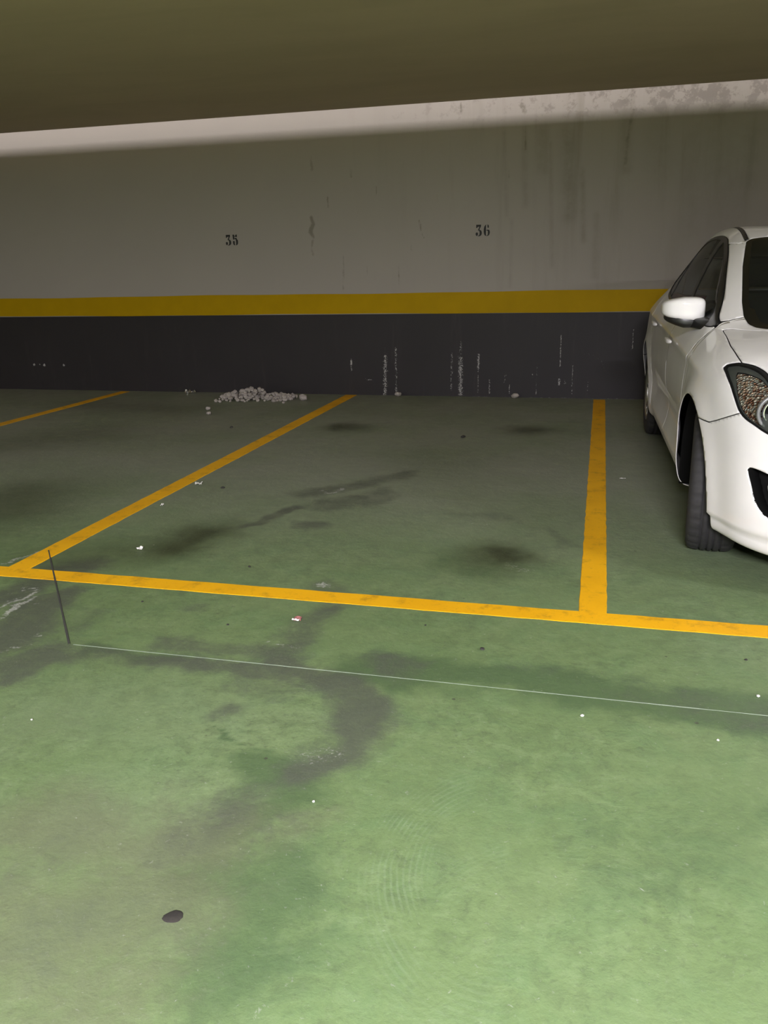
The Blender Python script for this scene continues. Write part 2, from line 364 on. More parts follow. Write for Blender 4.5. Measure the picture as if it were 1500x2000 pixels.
DADO_CHIPS = [
 ('chip', [(-2.097, 0.495), (-2.094, 0.424)], 0.006, 0.6),
 ('chip', [(-2.094, 0.399), (-2.108, 0.009)], 0.026, 0.74),
 ('chip', [(-1.986, 0.475), (-1.989, 0.022)], 0.015, 0.66),
 ('chip', [(-1.326, 0.536), (-1.331, 0.427)], 0.02, 0.5),
 ('chip', [(-1.33, 0.377), (-1.323, 0.022)], 0.03, 0.74),
 ('chip', [(-1.413, 0.427), (-1.422, 0.046)], 0.013, 0.6),
 ('chip', [(-1.148, 0.418), (-1.151, 0.278)], 0.014, 0.9),
 ('chip', [(-1.151, 0.278), (-1.154, 0.045)], 0.007, 0.7),
 ('chip', [(-0.36, 0.599), (-0.358, 0.304)], 0.007, 0.88),
 ('chip', [(-0.575, 0.381), (-0.579, 0.033)], 0.005, 0.7),
 ('chip', [(-0.238, 0.31), (-0.236, 0.039)], 0.006, 0.8),
 ('chip', [(-2.458, 0.35), (-2.459, 0.309)], 0.012, 1.3),
 ('chip', [(-2.46, 0.293), (-2.451, 0.241)], 0.01, 0.7),
 ('chip', [(0.298, 0.645), (0.296, 0.462)], 0.006, 0.88),
 ('chip', [(-2.311, 0.164), (-2.235, 0.149)], 0.006, 0.9),
 ('chip', [(-0.309, 0.407), (-0.095, 0.422), (0.026, 0.37), (0.071, 0.23)], 0.006, 0.42),
 ('chip', [(-6.221, 0.282)], 0.012, 2),
 ('chip', [(-6.147, 0.283)], 0.009, 1.3),
 ('chip', [(-6.087, 0.277)], 0.014, 2),
 ('chip', [(-5.835, 0.279)], 0.012, 2),
 ('chip', [(-5.815, 0.713)], 0.006, 0.9),
 ('chip', [(-0.887, 0.205), (-0.886, 0.14)], 0.008, 0.7),
 ('chip', [(-1.038, 0.168), (-1.036, 0.036)], 0.008, 0.9),
 ('chip', [(-0.363, 0.186), (-0.361, 0.126)], 0.012, 0.9),
 ('chip', [(-0.31, 0.181), (-0.303, 0.137)], 0.008, 0.8),
 ('chip', [(-0.62, 0.233), (-0.618, 0.183)], 0.006, 0.6),
 ('chip', [(-0.84, 0.12), (-0.839, 0.039)], 0.006, 0.8),
 ('chip', [(-0.092, 0.164), (-0.086, 0.041)], 0.004, 0.6),
 ('chip', [(-0.878, 0.215)], 0.01, 0.88),
 ('chip', [(-2.146, -0.007), (0.4, -0.005)], 0.007, 0.8),
 ('chip', [(-4.311, -0.003), (-3.827, -0.007)], 0.005, 0.5),
]
# ------------------------------------------------------------------ the setting
def painted_grid(name, us, vsr, place, strokes, mat, attrs, parent=None, extra=None, warp=0.0):
    """a flat grid surface over u, v with painted float attributes; place maps (u, v) to a point"""
    U, V = np.meshgrid(us, vsr, indexing='ij'); nu, nv = len(us), len(vsr)
    co = place(U.ravel(), V.ravel())
    i = np.arange(nu*nv).reshape(nu, nv)
    f = np.stack([i[:-1, :-1], i[1:, :-1], i[1:, 1:], i[:-1, 1:]], -1).reshape(-1, 4)
    me = bpy.data.meshes.new(name)
    me.vertices.add(len(co)); me.vertices.foreach_set('co', co.astype(np.float32).ravel())
    me.loops.add(f.size); me.loops.foreach_set('vertex_index', f.astype(np.int32).ravel())
    me.polygons.add(len(f)); me.polygons.foreach_set('loop_start', np.arange(0, f.size, 4, dtype=np.int32))
    me.update(calc_edges=True); me.materials.append(mat)
    val = {a: np.zeros(nu*nv) for a in attrs}
    u, v = U.ravel(), V.ravel()
    def vn(x, y, sc, seed):                            # smooth value noise, -1..1
        r = np.random.default_rng(seed); tb = r.uniform(-1, 1, (64, 64)); X, Y = x*sc+100, y*sc+100
        i, j = np.floor(X).astype(int), np.floor(Y).astype(int); fx, fy = X-i, Y-j; fx = fx*fx*(3-2*fx); fy = fy*fy*(3-2*fy)
        g = lambda a_, b_: tb[a_ % 64, b_ % 64]
        return (g(i, j)*(1-fx)+g(i+1, j)*fx)*(1-fy)+(g(i, j+1)*(1-fx)+g(i+1, j+1)*fx)*fy
    if warp:
        u = u+warp*(vn(U.ravel(), V.ravel(), 3.5, 1)+.6*vn(U.ravel(), V.ravel(), 9, 2)+.35*vn(U.ravel(), V.ravel(), 24, 5))
        v = v+warp*(vn(U.ravel(), V.ravel(), 3.5, 3)+.6*vn(U.ravel(), V.ravel(), 9, 4)+.35*vn(U.ravel(), V.ravel(), 24, 6))
    for a, pts, wd, s in strokes:
        d = np.full(u.shape, 1e9); pts = [np.array(p) for p in pts]
        if len(pts) == 1: d = np.hypot(u-pts[0][0], v-pts[0][1])
        for p, q in zip(pts[:-1], pts[1:]):
            e = q-p; L2 = max(e@e, 1e-9); t = np.clip(((u-p[0])*e[0]+(v-p[1])*e[1])/L2, 0, 1)
            d = np.minimum(d, np.hypot(u-p[0]-t*e[0], v-p[1]-t*e[1]))
        if a in ('oil', 'pale', 'brown', 'streak'): k = np.exp(-(d/wd)**2)
        elif a == 'grime': k = np.clip(1.3-d/wd*.75, 0, 1)
        else: k = np.clip(1.25-d/wd*.85, 0, 1)
        val[a] = np.maximum(val[a], s*k) if a != 'oil' else 1-(1-val[a])*(1-s*k)
    if extra: extra(U.ravel()+.12*(u-U.ravel()), V.ravel()+.12*(v-V.ravel()), val)
    for a, x in val.items():
        me.attributes.new(a, 'FLOAT', 'POINT').data.foreach_set('value', x.astype(np.float32))
    return link(bpy.data.objects.new(name, me), parent)

def axis(*segs):
    out = []
    for a, b, st in segs: out += list(np.arange(a, b-1e-6, st))
    return np.array(out+[segs[-1][1]])

X0, X1, Y0R = -13.0, 12.0, -8.0
def scrub(u, v, val):
    cx, cy = -.14, 1.50
    r = np.hypot((u-cx)/1.0, (v-cy)/1.35); an = np.arctan2(v-cy, u-cx)
    m = np.exp(-((r-.235)/.07)**2)*np.clip(-np.cos(an-.25)*1.6+.1, 0, 1)
    r2 = np.hypot(u-.02, v-1.30); m2 = np.exp(-((r2-.28)/.07)**2)*np.clip(np.sin(np.arctan2(v-1.30, u-.02)-.5), 0, 1)*.5
    val['scrub'] = np.maximum(m, m2); val['scrub_r'] = np.where(m > m2, r, r2)
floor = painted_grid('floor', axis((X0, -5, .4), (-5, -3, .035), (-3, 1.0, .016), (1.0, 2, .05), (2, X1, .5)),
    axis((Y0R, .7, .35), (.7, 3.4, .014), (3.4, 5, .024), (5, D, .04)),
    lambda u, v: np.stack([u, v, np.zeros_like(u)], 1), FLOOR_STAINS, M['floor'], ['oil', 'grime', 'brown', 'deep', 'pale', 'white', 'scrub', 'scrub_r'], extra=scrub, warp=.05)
tag(floor, 'green painted concrete garage floor with grey tyre stains', kind='structure')

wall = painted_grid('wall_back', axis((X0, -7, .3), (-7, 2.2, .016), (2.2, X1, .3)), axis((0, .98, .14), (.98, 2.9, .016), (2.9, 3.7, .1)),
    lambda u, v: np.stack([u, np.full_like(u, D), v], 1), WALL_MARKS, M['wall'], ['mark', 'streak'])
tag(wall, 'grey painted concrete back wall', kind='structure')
ZB, ZY = .811, 1.013                                   # top of the dado, top of the yellow band
dado = painted_grid('black_dado', axis((X0, -7, .5), (-7, 1.6, .010), (1.6, X1, .5)), axis((0, ZB, .012),),
    lambda u, v: np.stack([u, np.full_like(u, D-.003), v], 1), DADO_CHIPS, M['dado'], ['chip'], parent=wall)
tag(dado, 'black painted lower band of the back wall')
xs = axis((X0, X1, .25),)
def wav(x, ph): return .0035*math.sin(x*1.7+ph)+.002*math.sin(x*5.3+ph*2)
bv, bf = [], []
for x in xs:
    a, b = ZB+.004+wav(x, 0), ZY+wav(x, 2)
    bv += [(x, D-.001, a), (x, D-.007, a), (x, D-.007, b), (x, D-.001, b)]
for i in range(len(xs)-1):
    for j in range(4): bf.append((i*4+j, i*4+(j+1) % 4, (i+1)*4+(j+1) % 4, (i+1)*4+j))
band = mesh_obj('yellow_band', bv, bf, M['band'], wall); tag(band, 'yellow painted stripe along the back wall')

def boxobj(name, lo, hi, mat, parent=None, bev=0):
    bm = bmesh.new(); add_box(bm, lo, hi, bev); return bm_obj(name, bm, mat, parent)
ceil = boxobj('ceiling', (X0, Y0R, CEIL), (X1, D-GAP, SLAB_TOP), M['ceiling']); tag(ceil, 'dim olive grey concrete ceiling slab', kind='structure')
tag(boxobj('wall_left', (X0-.2, Y0R, 0), (X0, D, 3.7), M['plain_wall']), kind='structure')
tag(boxobj('wall_right', (X1, Y0R, 0), (X1+.2, D, 3.7), M['plain_wall']), kind='structure')
tag(boxobj('wall_front', (X0, Y0R-.2, 0), (X1, Y0R, 3.7), M['plain_wall']), kind='structure')
tag(boxobj('ceiling_upper', (X0, D-2.2, 3.5), (X1, D, 3.6), M['ceiling']), kind='structure')

# worn joints in the floor
def strip(name, p, q, wd, h, mat, parent, wob=0):
    p, q = Vector((*p, 0)), Vector((*q, 0)); d = q-p; n = Vector((-d.y, d.x, 0)).normalized(); k = max(2, int(d.length/.05))
    vs_, fs = [], []
    for i in range(k+1):
        c = p+d*i/k; ww = wd*(1+wob*(noise.noise(c*6)))
        vs_ += [tuple(c-n*ww/2+Vector((0, 0, .0002))), tuple(c-n*ww*.4+Vector((0, 0, h))), tuple(c+n*ww*.4+Vector((0, 0, h))), tuple(c+n*ww/2+Vector((0, 0, .0002)))]
    for i in range(k):
        for j in range(3): fs.append((i*4+j, (i+1)*4+j, (i+1)*4+j+1, i*4+j+1))
    return mesh_obj(name, vs_, fs, mat, parent)
tag(strip('floor_joint', (-2.482, 3.187), (-1.762, 2.30), .008, .0022, M['joint_dark'], floor, .3), 'dark open joint across the line corner')
tag(strip('floor_joint', (-1.745, 2.300), (1.6, 2.296), .0036, .0008, M['joint_pale'], floor, .9), 'thin pale joint line across the aisle')

# painted bay lines: thin raised paint with slightly ragged edges
LH = .0016
def paint_line(name, pts_l, pts_r, label, seed, h=LH):
    """two edges as polylines of equal length"""
    n = 160; vs_, fs = [], []
    L, Rr = [np.array(p, float) for p in (pts_l, pts_r)]
    for i in range(n+1):
        t = i/n; a = L[0]*(1-t)+L[-1]*t; b = Rr[0]*(1-t)+Rr[-1]*t
        e = (b-a)/np.linalg.norm(b-a)
        ra = .0035*noise.noise(Vector((a[0]*14, a[1]*14, seed)))+.004*max(0, noise.noise(Vector((a[0]*40, a[1]*40, seed+9)))-.25)
        rb = .0035*noise.noise(Vector((b[0]*14, b[1]*14, seed+4)))-.004*max(0, noise.noise(Vector((b[0]*40, b[1]*40, seed+5)))-.25)
        a = a+e*ra; b = b+e*rb
        vs_ += [(a[0], a[1], .0002), (a[0]+e[0]*.002, a[1]+e[1]*.002, h), (b[0]-e[0]*.002, b[1]-e[1]*.002, h), (b[0], b[1], .0002)]
    for i in range(n):
        for j in range(3): fs.append((i*4+j, (i+1)*4+j, (i+1)*4+j+1, i*4+j+1))
    return tag(mesh_obj(name, vs_, fs, M['line']), label, 'floor line', 'yellow painted bay lines')
YT, YB = 2.36*1.25, 2.274*1.25
paint_line('parking_line', [(-8, YT+.004), (3.5, YT-.002)], [(-8, YB+.004), (3.5, YB-.002)], 'long yellow floor line running across the mouth of the bays', 1)
paint_line('parking_line', [(-2.522, 8.17), (-2.516, YT-.03)], [(-2.400, 8.17), (-2.406, YT-.03)], 'slanting worn yellow divider line left of the empty bay below number 36', 2, LH+.0004)
paint_line('parking_line', [(-.030, 8.13), (-.026, YT-.03)], [(.079, 8.13), (.077, YT-.03)], 'upright yellow divider line between the empty bay and the white car', 3, LH+.0004)
paint_line('parking_line', [(-5.12, 8.15), (-5.16, YT-.03)], [(-5.01, 8.15), (-5.05, YT-.03)], 'faded yellow divider line at the far left edge', 4, LH+.0004)

# stencilled bay numbers
def digit_polys(d):
    if d == '3':
        return [[(.07, 1), (.86, 1), (.86, .86), (.72, .72), (.50, .72), (.60, .84), (.30, .80), (.22, .72), (.07, .72)],
                [(.50, .71), (.72, .71), (.60, .56), (.40, .50), (.36, .53)],
                [(.38, .51), (.66, .555), (.90, .48), (1, .33), (.98, .17), (.84, .05), (.60, 0), (.30, .0), (.42, .05), (.56, .08), (.63, .20), (.63, .38), (.56, .47)],
                [(0, .14), (0, .28), (.10, .33), (.28, .33), (.37, .26), (.36, .14), (.26, .04), (.10, .04)]]
    if d == '5':
        return [[(.02, 1), (.33, 1), (.36, .90), (.34, .56), (.30, .53), (.10, .55), (.06, .75)],
                [(.40, .86), (.56, .90), (.62, 1), (.84, 1), (.86, .80), (.72, .76), (.56, .80), (.40, .80)],
                [(.38, .66), (.60, .70), (.82, .66), (.78, .57), (.96, .50), (1, .32), (.96, .14), (.80, .02), (.54, 0), (.62, .08), (.64, .28), (.62, .48), (.54, .57), (.38, .58)],
                [(.04, .24), (.06, .40), (.34, .40), (.38, .26), (.34, .16), (.42, .06), (.40, .0), (.22, .02), (.10, .10)]]
    return [[(.30, .97), (.38, 1.0), (.36, .84), (.36, .14), (.40, .02), (.26, .02), (.08, .14), (0, .34), (0, .60), (.08, .82)],
            [(.60, 1.0), (.72, .97), (.82, .88), (.82, .74), (.74, .69), (.62, .73), (.60, .84)],
            [(.42, .48), (.44, .54), (.80, .545), (.96, .46), (1, .30), (.94, .16), (.80, .04), (.58, 0), (.42, .01), (.44, .05), (.62, .07), (.67, .18), (.67, .40), (.60, .47)]]
def number(text, x, z, label):
    bm = bmesh.new(); w_, h_, adv = .058, .103, .076
    for i, ch in enumerate(text):
        for poly in digit_polys(ch):
            fr = [bm.verts.new((x+(i*adv)+px*w_, D-.0012, z+pz*h_)) for px, pz in poly]
            f = bm.faces.new(fr); r = bmesh.ops.extrude_face_region(bm, geom=[f])
            for v in r['geom']:
                if isinstance(v, bmesh.types.BMVert): v.co.y -= .0010
    bmesh.ops.triangulate(bm, faces=[f for f in bm.faces if len(f.verts) > 4])
    return tag(bm_obj('bay_number', bm, M['digit']), label, 'number', 'stencilled bay numbers')
number('35', -3.686-.067, 1.557-.051, 'black stencilled 35 on the wall left of the peeling paint patch')
number('36', -1.122-.067, 1.572-.051, 'black stencilled 36 on the wall above the empty bay, nearer the car')

# lamps: battens on the aisle ceiling, and the long light channel above the slab by the wall slot
for k, (x, y, p) in enumerate(AISLE_LAMPS):
    e = empty('ceiling_lamp', (x, y, CEIL)); tag(e, ['twin tube ceiling lamp over the aisle facing the empty bay', 'twin tube ceiling lamp on the far side of the white car', 'twin tube ceiling lamp far along the aisle to the left'][k], 'lamp', 'aisle ceiling lamps')
    boxobj('housing', (-.78, -.11, -.06), (.78, .11, -.001), M['lamp_housing'], e, .008)
    for s in (-1, 1):
        boxobj('reflector', (-.78, s*.105-.006, -.12), (.78, s*.105+.006, -.055), M['lamp_housing'], e)
        bm = bmesh.new(); add_tube(bm, (-.72, s*.05, -.088), (.72, s*.05, -.088), .013, 10); bm_obj('tube', bm, M['tube'], e, True)
        for q in (-1, 1): boxobj('lamp_holder', (q*.745-.014, s*.05-.016, -.112), (q*.745+.014, s*.05+.016, -.055), M['lamp_housing'], e, .003)
ch = empty('light_channel', (-3.0, COVE_Y, SLAB_TOP)); tag(ch, 'long light channel above the slab beside the wall slot', 'lamp')
boxobj('housing', (-8.6, -.16, .30), (8.6, -.09, .56), M['lamp_housing'], ch)
for s in (-8, -2.7, 2.7, 8): boxobj('bracket', (s-.03, -.15, .56), (s+.03, -.10, 3.499-SLAB_TOP), M['lamp_housing'], ch)
# ---- car body surface: stations (front to rear) x guides (sill to roof centre), coordinates (a, y, z)
ST = [
 [(.16,0,.185),(.07,0,.175),(.025,0,.28),(.0,0,.40),(.0,0,.53),(.02,0,.63),(.045,0,.69),(.09,0,.74),(.15,0,.775),(.21,0,.80),(.27,0,.82),(.33,0,.835)],
 [(.18,.30,.185),(.09,.31,.175),(.05,.31,.28),(.025,.31,.40),(.025,.31,.53),(.045,.31,.635),(.08,.30,.70),(.14,.27,.757),(.22,.21,.797),(.29,.14,.822),(.34,.07,.838),(.37,0,.847)],
 [(.25,.54,.185),(.165,.575,.175),(.125,.58,.28),(.10,.585,.40),(.105,.585,.53),(.135,.58,.645),(.20,.565,.725),(.27,.51,.785),(.34,.41,.825),(.39,.28,.85),(.425,.14,.864),(.44,0,.87)],
 [(.38,.68,.19),(.325,.735,.178),(.285,.75,.29),(.27,.758,.41),(.285,.76,.54),(.325,.757,.66),(.39,.725,.76),(.44,.65,.815),(.48,.53,.853),(.51,.37,.877),(.53,.19,.888),(.54,0,.893)],
 [(.53,.76,.19),(.50,.805,.188),(.48,.822,.29),(.47,.83,.41),(.49,.835,.55),(.52,.832,.68),(.57,.80,.81),(.60,.72,.862),(.62,.59,.892),(.635,.41,.913),(.645,.21,.924),(.65,0,.93)],
 [(.70,.79,.19),(.68,.835,.20),(.67,.852,.29),(.665,.863,.42),(.68,.87,.56),(.695,.867,.69),(.715,.832,.825),(.73,.755,.883),(.74,.61,.913),(.745,.42,.933),(.75,.21,.944),(.75,0,.95)],
 [(.90,.80,.19),(.90,.845,.20),(.90,.868,.30),(.90,.880,.43),(.90,.887,.57),(.90,.884,.71),(.90,.848,.845),(.90,.782,.905),(.90,.62,.938),(.90,.42,.956),(.89,.21,.966),(.88,0,.97)],
 [(1.15,.80,.19),(1.15,.845,.20),(1.15,.872,.29),(1.15,.882,.43),(1.15,.890,.58),(1.15,.886,.72),(1.15,.855,.865),(1.15,.800,.927),(1.16,.765,.95),(1.15,.715,.97),(1.08,.38,.99),(1.04,0,.995)],
 [(1.45,.80,.19),(1.45,.845,.20),(1.45,.874,.28),(1.45,.878,.43),(1.45,.890,.58),(1.45,.888,.73),(1.45,.862,.875),(1.45,.818,.94),(1.45,.785,1.00),(1.45,.715,1.09),(1.36,.38,1.145),(1.31,0,1.16)],
 [(1.80,.80,.19),(1.80,.845,.20),(1.80,.874,.28),(1.80,.876,.43),(1.80,.890,.58),(1.80,.889,.735),(1.80,.865,.885),(1.80,.824,.95),(1.80,.765,1.09),(1.80,.662,1.25),(1.72,.36,1.30),(1.67,0,1.315)],
 [(2.15,.80,.19),(2.15,.845,.20),(2.15,.874,.28),(2.15,.876,.43),(2.15,.890,.59),(2.15,.890,.745),(2.15,.867,.895),(2.15,.826,.962),(2.15,.748,1.16),(2.15,.622,1.365),(2.10,.35,1.41),(2.07,0,1.425)],
 [(2.60,.80,.19),(2.60,.845,.20),(2.60,.874,.28),(2.60,.876,.43),(2.60,.890,.60),(2.60,.890,.76),(2.60,.868,.91),(2.60,.826,.98),(2.60,.745,1.19),(2.60,.622,1.40),(2.60,.35,1.435),(2.60,0,1.45)],
 [(3.10,.80,.19),(3.10,.845,.20),(3.10,.874,.28),(3.10,.880,.44),(3.10,.892,.61),(3.10,.892,.77),(3.10,.870,.925),(3.10,.822,1.0),(3.10,.722,1.20),(3.10,.585,1.375),(3.10,.34,1.42),(3.10,0,1.435)],
 [(3.60,.79,.19),(3.60,.845,.21),(3.60,.872,.29),(3.60,.885,.45),(3.60,.892,.62),(3.60,.89,.78),(3.60,.862,.94),(3.60,.79,1.03),(3.60,.672,1.19),(3.60,.53,1.325),(3.60,.33,1.375),(3.60,0,1.39)],
 [(3.98,.74,.20),(3.98,.80,.22),(3.98,.835,.30),(3.98,.852,.45),(3.98,.862,.62),(3.98,.855,.78),(3.98,.82,.94),(3.97,.73,1.04),(3.95,.615,1.17),(3.93,.48,1.275),(3.90,.32,1.32),(3.88,0,1.335)],
 [(4.16,.60,.20),(4.18,.66,.22),(4.21,.69,.30),(4.23,.70,.45),(4.24,.70,.62),(4.23,.695,.78),(4.19,.67,.93),(4.14,.60,1.04),(4.08,.51,1.16),(4.03,.40,1.25),(3.99,.26,1.295),(3.97,0,1.315)],
 [(4.20,.32,.20),(4.25,.35,.22),(4.29,.36,.30),(4.31,.36,.45),(4.32,.36,.62),(4.31,.355,.78),(4.26,.34,.93),(4.20,.31,1.04),(4.13,.28,1.15),(4.08,.22,1.235),(4.04,.13,1.28),(4.02,0,1.295)],
 [(4.22,0,.20),(4.27,0,.22),(4.31,0,.30),(4.33,0,.45),(4.34,0,.62),(4.33,0,.78),(4.28,0,.93),(4.22,0,1.04),(4.15,0,1.145),(4.10,0,1.22),(4.06,0,1.265),(4.04,0,1.28)],
]
FAX, RAX, WR = .885, 3.585, .318          # axles and tyre radius

def catmull(P, t, T):
    """non-uniform interpolating cubic along axis 0: P (n,...), knots t, samples T"""
    P = np.asarray(P, float); n = len(t)
    m = np.zeros_like(P)
    for i in range(n):
        if i == 0: m[i] = (P[1]-P[0])/(t[1]-t[0])
        elif i == n-1: m[i] = (P[-1]-P[-2])/(t[-1]-t[-2])
        else:
            h0, h1 = t[i]-t[i-1], t[i+1]-t[i]
            d0, d1 = (P[i]-P[i-1])/h0, (P[i+1]-P[i])/h1
            m[i] = (d0*h1+d1*h0)/(h0+h1)
    idx = np.clip(np.searchsorted(t, T, 'right')-1, 0, n-2)
    h = (t[idx+1]-t[idx]); s = (T-t[idx])/h
    sh = (-1,)+(1,)*(P.ndim-1); s = s.reshape(sh); h = h.reshape(sh)
    return ((2*s**3-3*s**2+1)*P[idx]+(s**3-2*s**2+s)*h*m[idx]+(-2*s**3+3*s**2)*P[idx+1]+(s**3-s**2)*h*m[idx+1])

def body_grid(step=.022, kstep=.014):
    P = np.array(ST)                       # stations, guides, 3
    ts = np.concatenate([[0], np.cumsum(np.linalg.norm(np.diff(P, axis=0), axis=2)[:, 2:8].mean(1))])
    tk = np.concatenate([[0], np.cumsum(np.linalg.norm(np.diff(P, axis=1), axis=2)[4:14].mean(0))])
    # in the middle the symmetric continuation keeps the surface smooth across y = 0
    Ts = np.concatenate([np.linspace(a, b, max(2, int(math.ceil((b-a)/(step*(.55 if a < 1.2 else 1.0)))))+1)[:-1] for a, b in zip(ts[:-1], ts[1:])]+[[ts[-1]]])
    Tk = np.concatenate([np.linspace(a, b, max(2, int(math.ceil((b-a)/kstep)))+1)[:-1] for a, b in zip(tk[:-1], tk[1:])]+[[tk[-1]]])
    G = catmull(P, ts, Ts)
    G = np.swapaxes(catmull(np.swapaxes(G, 0, 1), tk, Tk), 0, 1)
    # light smoothing, borders kept
    for _ in range(16):
        Q = G.copy()
        Q[1:-1, 1:-1] = .5*G[1:-1, 1:-1]+.125*(G[:-2, 1:-1]+G[2:, 1:-1]+G[1:-1, :-2]+G[1:-1, 2:])
        G = Q
    a, y, z = G[..., 0], G[..., 1].copy(), G[..., 2]
    side = np.clip((y-.55)/.2, 0, 1)
    for ax in (FAX, RAX):                  # flared wheel arches
        d = np.hypot(a-ax, z-.318)
        y += side*.016*np.exp(-((d-.37)/.07)**2)*(z < .8)
    door = np.clip((a-1.27)/.3, 0, 1)*np.clip((3.2-a)/.3, 0, 1)
    y -= side*door*.020*np.exp(-((z-.46)/.09)**2)      # hollow above the sill
    y += side*door*.010*np.exp(-((z-.31)/.035)**2)
    sh = np.clip((a-.75)/.3, 0, 1)*np.clip((4.0-a)/.2, 0, 1)
    y += side*sh*.008*np.exp(-((z-(.775+.035*a))/.022)**2)   # shoulder crease
    lip = np.clip((.272-z)/.016, 0, 1)*np.clip((.60-a)/.1, 0, 1)       # stepped lower lip of the front bumper
    G[..., 0] = a+lip*.014; y -= lip*.012*np.clip(y/.3, 0, 1)
    G[..., 1] = np.maximum(y, 0)
    return G, Ts
# ------------------------------------------------------------------ car
def paint_material():
    t = NT('white car paint'); n1 = t.noise(t.coord(), 3.0, 4); n2 = t.noise(t.coord(), 55, 4, .7)
    c = t.mix(t.ramp(n1, .3, .7), (.80, .785, .79), (.86, .84, .85)); c = t.mix(t.ramp(n2, .70, .85, 0, .35), c, (.55, .50, .46))
    t.l(c, t.b.inputs['Base Color']); t.set(Roughness=.5, Coat_Weight=.6, Coat_Roughness=.04, Specular_IOR_Level=.15); return t.m
def glass_material(name, tint, clear):
    t = NT(name); t.set(Roughness=.03, Specular_IOR_Level=.5); t.b.inputs['Base Color'].default_value = (*tint, 1)
    tr = t.n('ShaderNodeBsdfTransparent'); tr.inputs[0].default_value = (.62, .66, .62, 1)
    mx = t.n('ShaderNodeMixShader'); mx.inputs[0].default_value = 1-clear
    t.l(tr.outputs[0], mx.inputs[1]); t.l(t.b.outputs[0], mx.inputs[2]); t.l(mx.outputs[0], t.out.inputs[0]); return t.m
M['paint'] = paint_material()
M['glass'] = glass_material('tinted car glass', (.010, .012, .011), .5)
M['lens'] = glass_material('clear lamp lens', (.06, .06, .06), .86)
M['trim'] = simple('black plastic trim', (.012, .012, .012), .35)
M['matte'] = simple('matte black plastic', (.006, .006, .006), .9, Specular_IOR_Level=.1)
M['seam'] = simple('dark panel gap', (.006, .006, .006), .9)
M['frit'] = simple('black glass border', (.006, .006, .006), .12)
M['rubber'] = simple('tyre rubber', (.022, .021, .022), .75, 0, .2, 50)
M['alloy'] = simple('alloy wheel metal', (.55, .55, .56), .3, 1.0)
M['chrome'] = simple('chrome', (.8, .8, .8), .08, 1.0)
M['lamp_grey'] = simple('grey lamp bezel', (.20, .20, .205), .3, .2)
M['cloth'] = simple('dark seat cloth', (.03, .03, .032), .9)
def facet_material():
    t = NT('faceted lamp reflector'); P = t.coord(); vo = t.n('ShaderNodeTexVoronoi', feature='F1'); vo.inputs['Scale'].default_value = 95; t.l(P, vo.inputs['Vector'])
    sep = t.n('ShaderNodeSeparateColor'); t.l(vo.outputs['Color'], sep.inputs[0]); g = sep.outputs[0]
    c = t.mix(t.ramp(g, .25, .75), (.98, .88, .83), (.92, .58, .44)); c = t.mix(t.ramp(sep.outputs[1], .70, .85), c, (.38, .13, .06))
    t.l(c, t.b.inputs['Base Color']); t.set(Metallic=.25, Roughness=.16); t.bump(vo.outputs['Distance'], 1.0, .02); return t.m
M['facet'] = facet_material()
M['fog_glass'] = glass_material('fog lamp glass', (.5, .5, .5), .5)

G, TS = body_grid()
ni, nk = G.shape[:2]
V = np.concatenate([G.reshape(-1, 3), np.repeat(TS, nk)[:, None]], 1)        # a, y, z, arc length round the nose
VL = [V]
def allv():
    global VL
    if len(VL) > 1: VL = [np.concatenate(VL)]
    return VL[0]
idx = np.arange(ni*nk).reshape(ni, nk)
ALL = [tuple(f) for f in np.stack([idx[:-1, :-1], idx[:-1, 1:], idx[1:, 1:], idx[1:, :-1]], -1).reshape(-1, 4)]
def cut(faces, fn):
    """split the faces along fn = 0; returns (inside, outside), inside being fn < 0"""
    v = allv(); f = fn(v[:, 0], v[:, 1], v[:, 2], v[:, 3]); f = np.where(np.abs(f) < 1e-7, 1e-7, f)
    ins, outs, new, cache = [], [], [], {}; base = len(v)
    sg = f < 0
    for fc in faces:
        s = [sg[i] for i in fc]
        if all(s): ins.append(fc); continue
        if not any(s): outs.append(fc); continue
        A, B = [], []
        for k in range(len(fc)):
            i, j = fc[k], fc[(k+1) % len(fc)]
            (A if sg[i] else B).append(i)
            if sg[i] != sg[j]:
                key = (min(i, j), max(i, j))
                if key not in cache:
                    t = f[i]/(f[i]-f[j]); cache[key] = base+len(new); new.append(v[i]+(v[j]-v[i])*t)
                A.append(cache[key]); B.append(cache[key])
        if len(A) > 2: ins.append(tuple(A))
        if len(B) > 2: outs.append(tuple(B))
    if new: VL.append(np.array(new))
    return ins, outs
def sdpoly(px, py, poly):
    poly = np.array(poly, float); d = np.full(px.shape, 1e9); s = np.zeros(px.shape, bool)
    for (x1, y1), (x2, y2) in zip(poly, np.roll(poly, -1, 0)):
        ex, ey = x2-x1, y2-y1; L2 = max(ex*ex+ey*ey, 1e-12)
        t = np.clip(((px-x1)*ex+(py-y1)*ey)/L2, 0, 1); d = np.minimum(d, np.hypot(px-x1-t*ex, py-y1-t*ey))
        c = (y1 > py) != (y2 > py)
        with np.errstate(divide='ignore', invalid='ignore'): s ^= c & (px < ex*(py-y1)/(ey if ey else 1e-12)+x1)
    return np.where(s, -d, d)
def smooth_poly(pts, n=6):
    """closed Catmull-Rom outline through the points"""
    p = np.array(pts, float); out = []
    for i in range(len(p)):
        a, b, c, d = p[i-1], p[i], p[(i+1) % len(p)], p[(i+2) % len(p)]
        for k in range(n):
            t = k/n; out.append(.5*((2*b)+(-a+c)*t+(2*a-5*b+4*c-d)*t*t+(-a+3*b-3*c+d)*t**3))
    return np.array(out)
SEAM = []
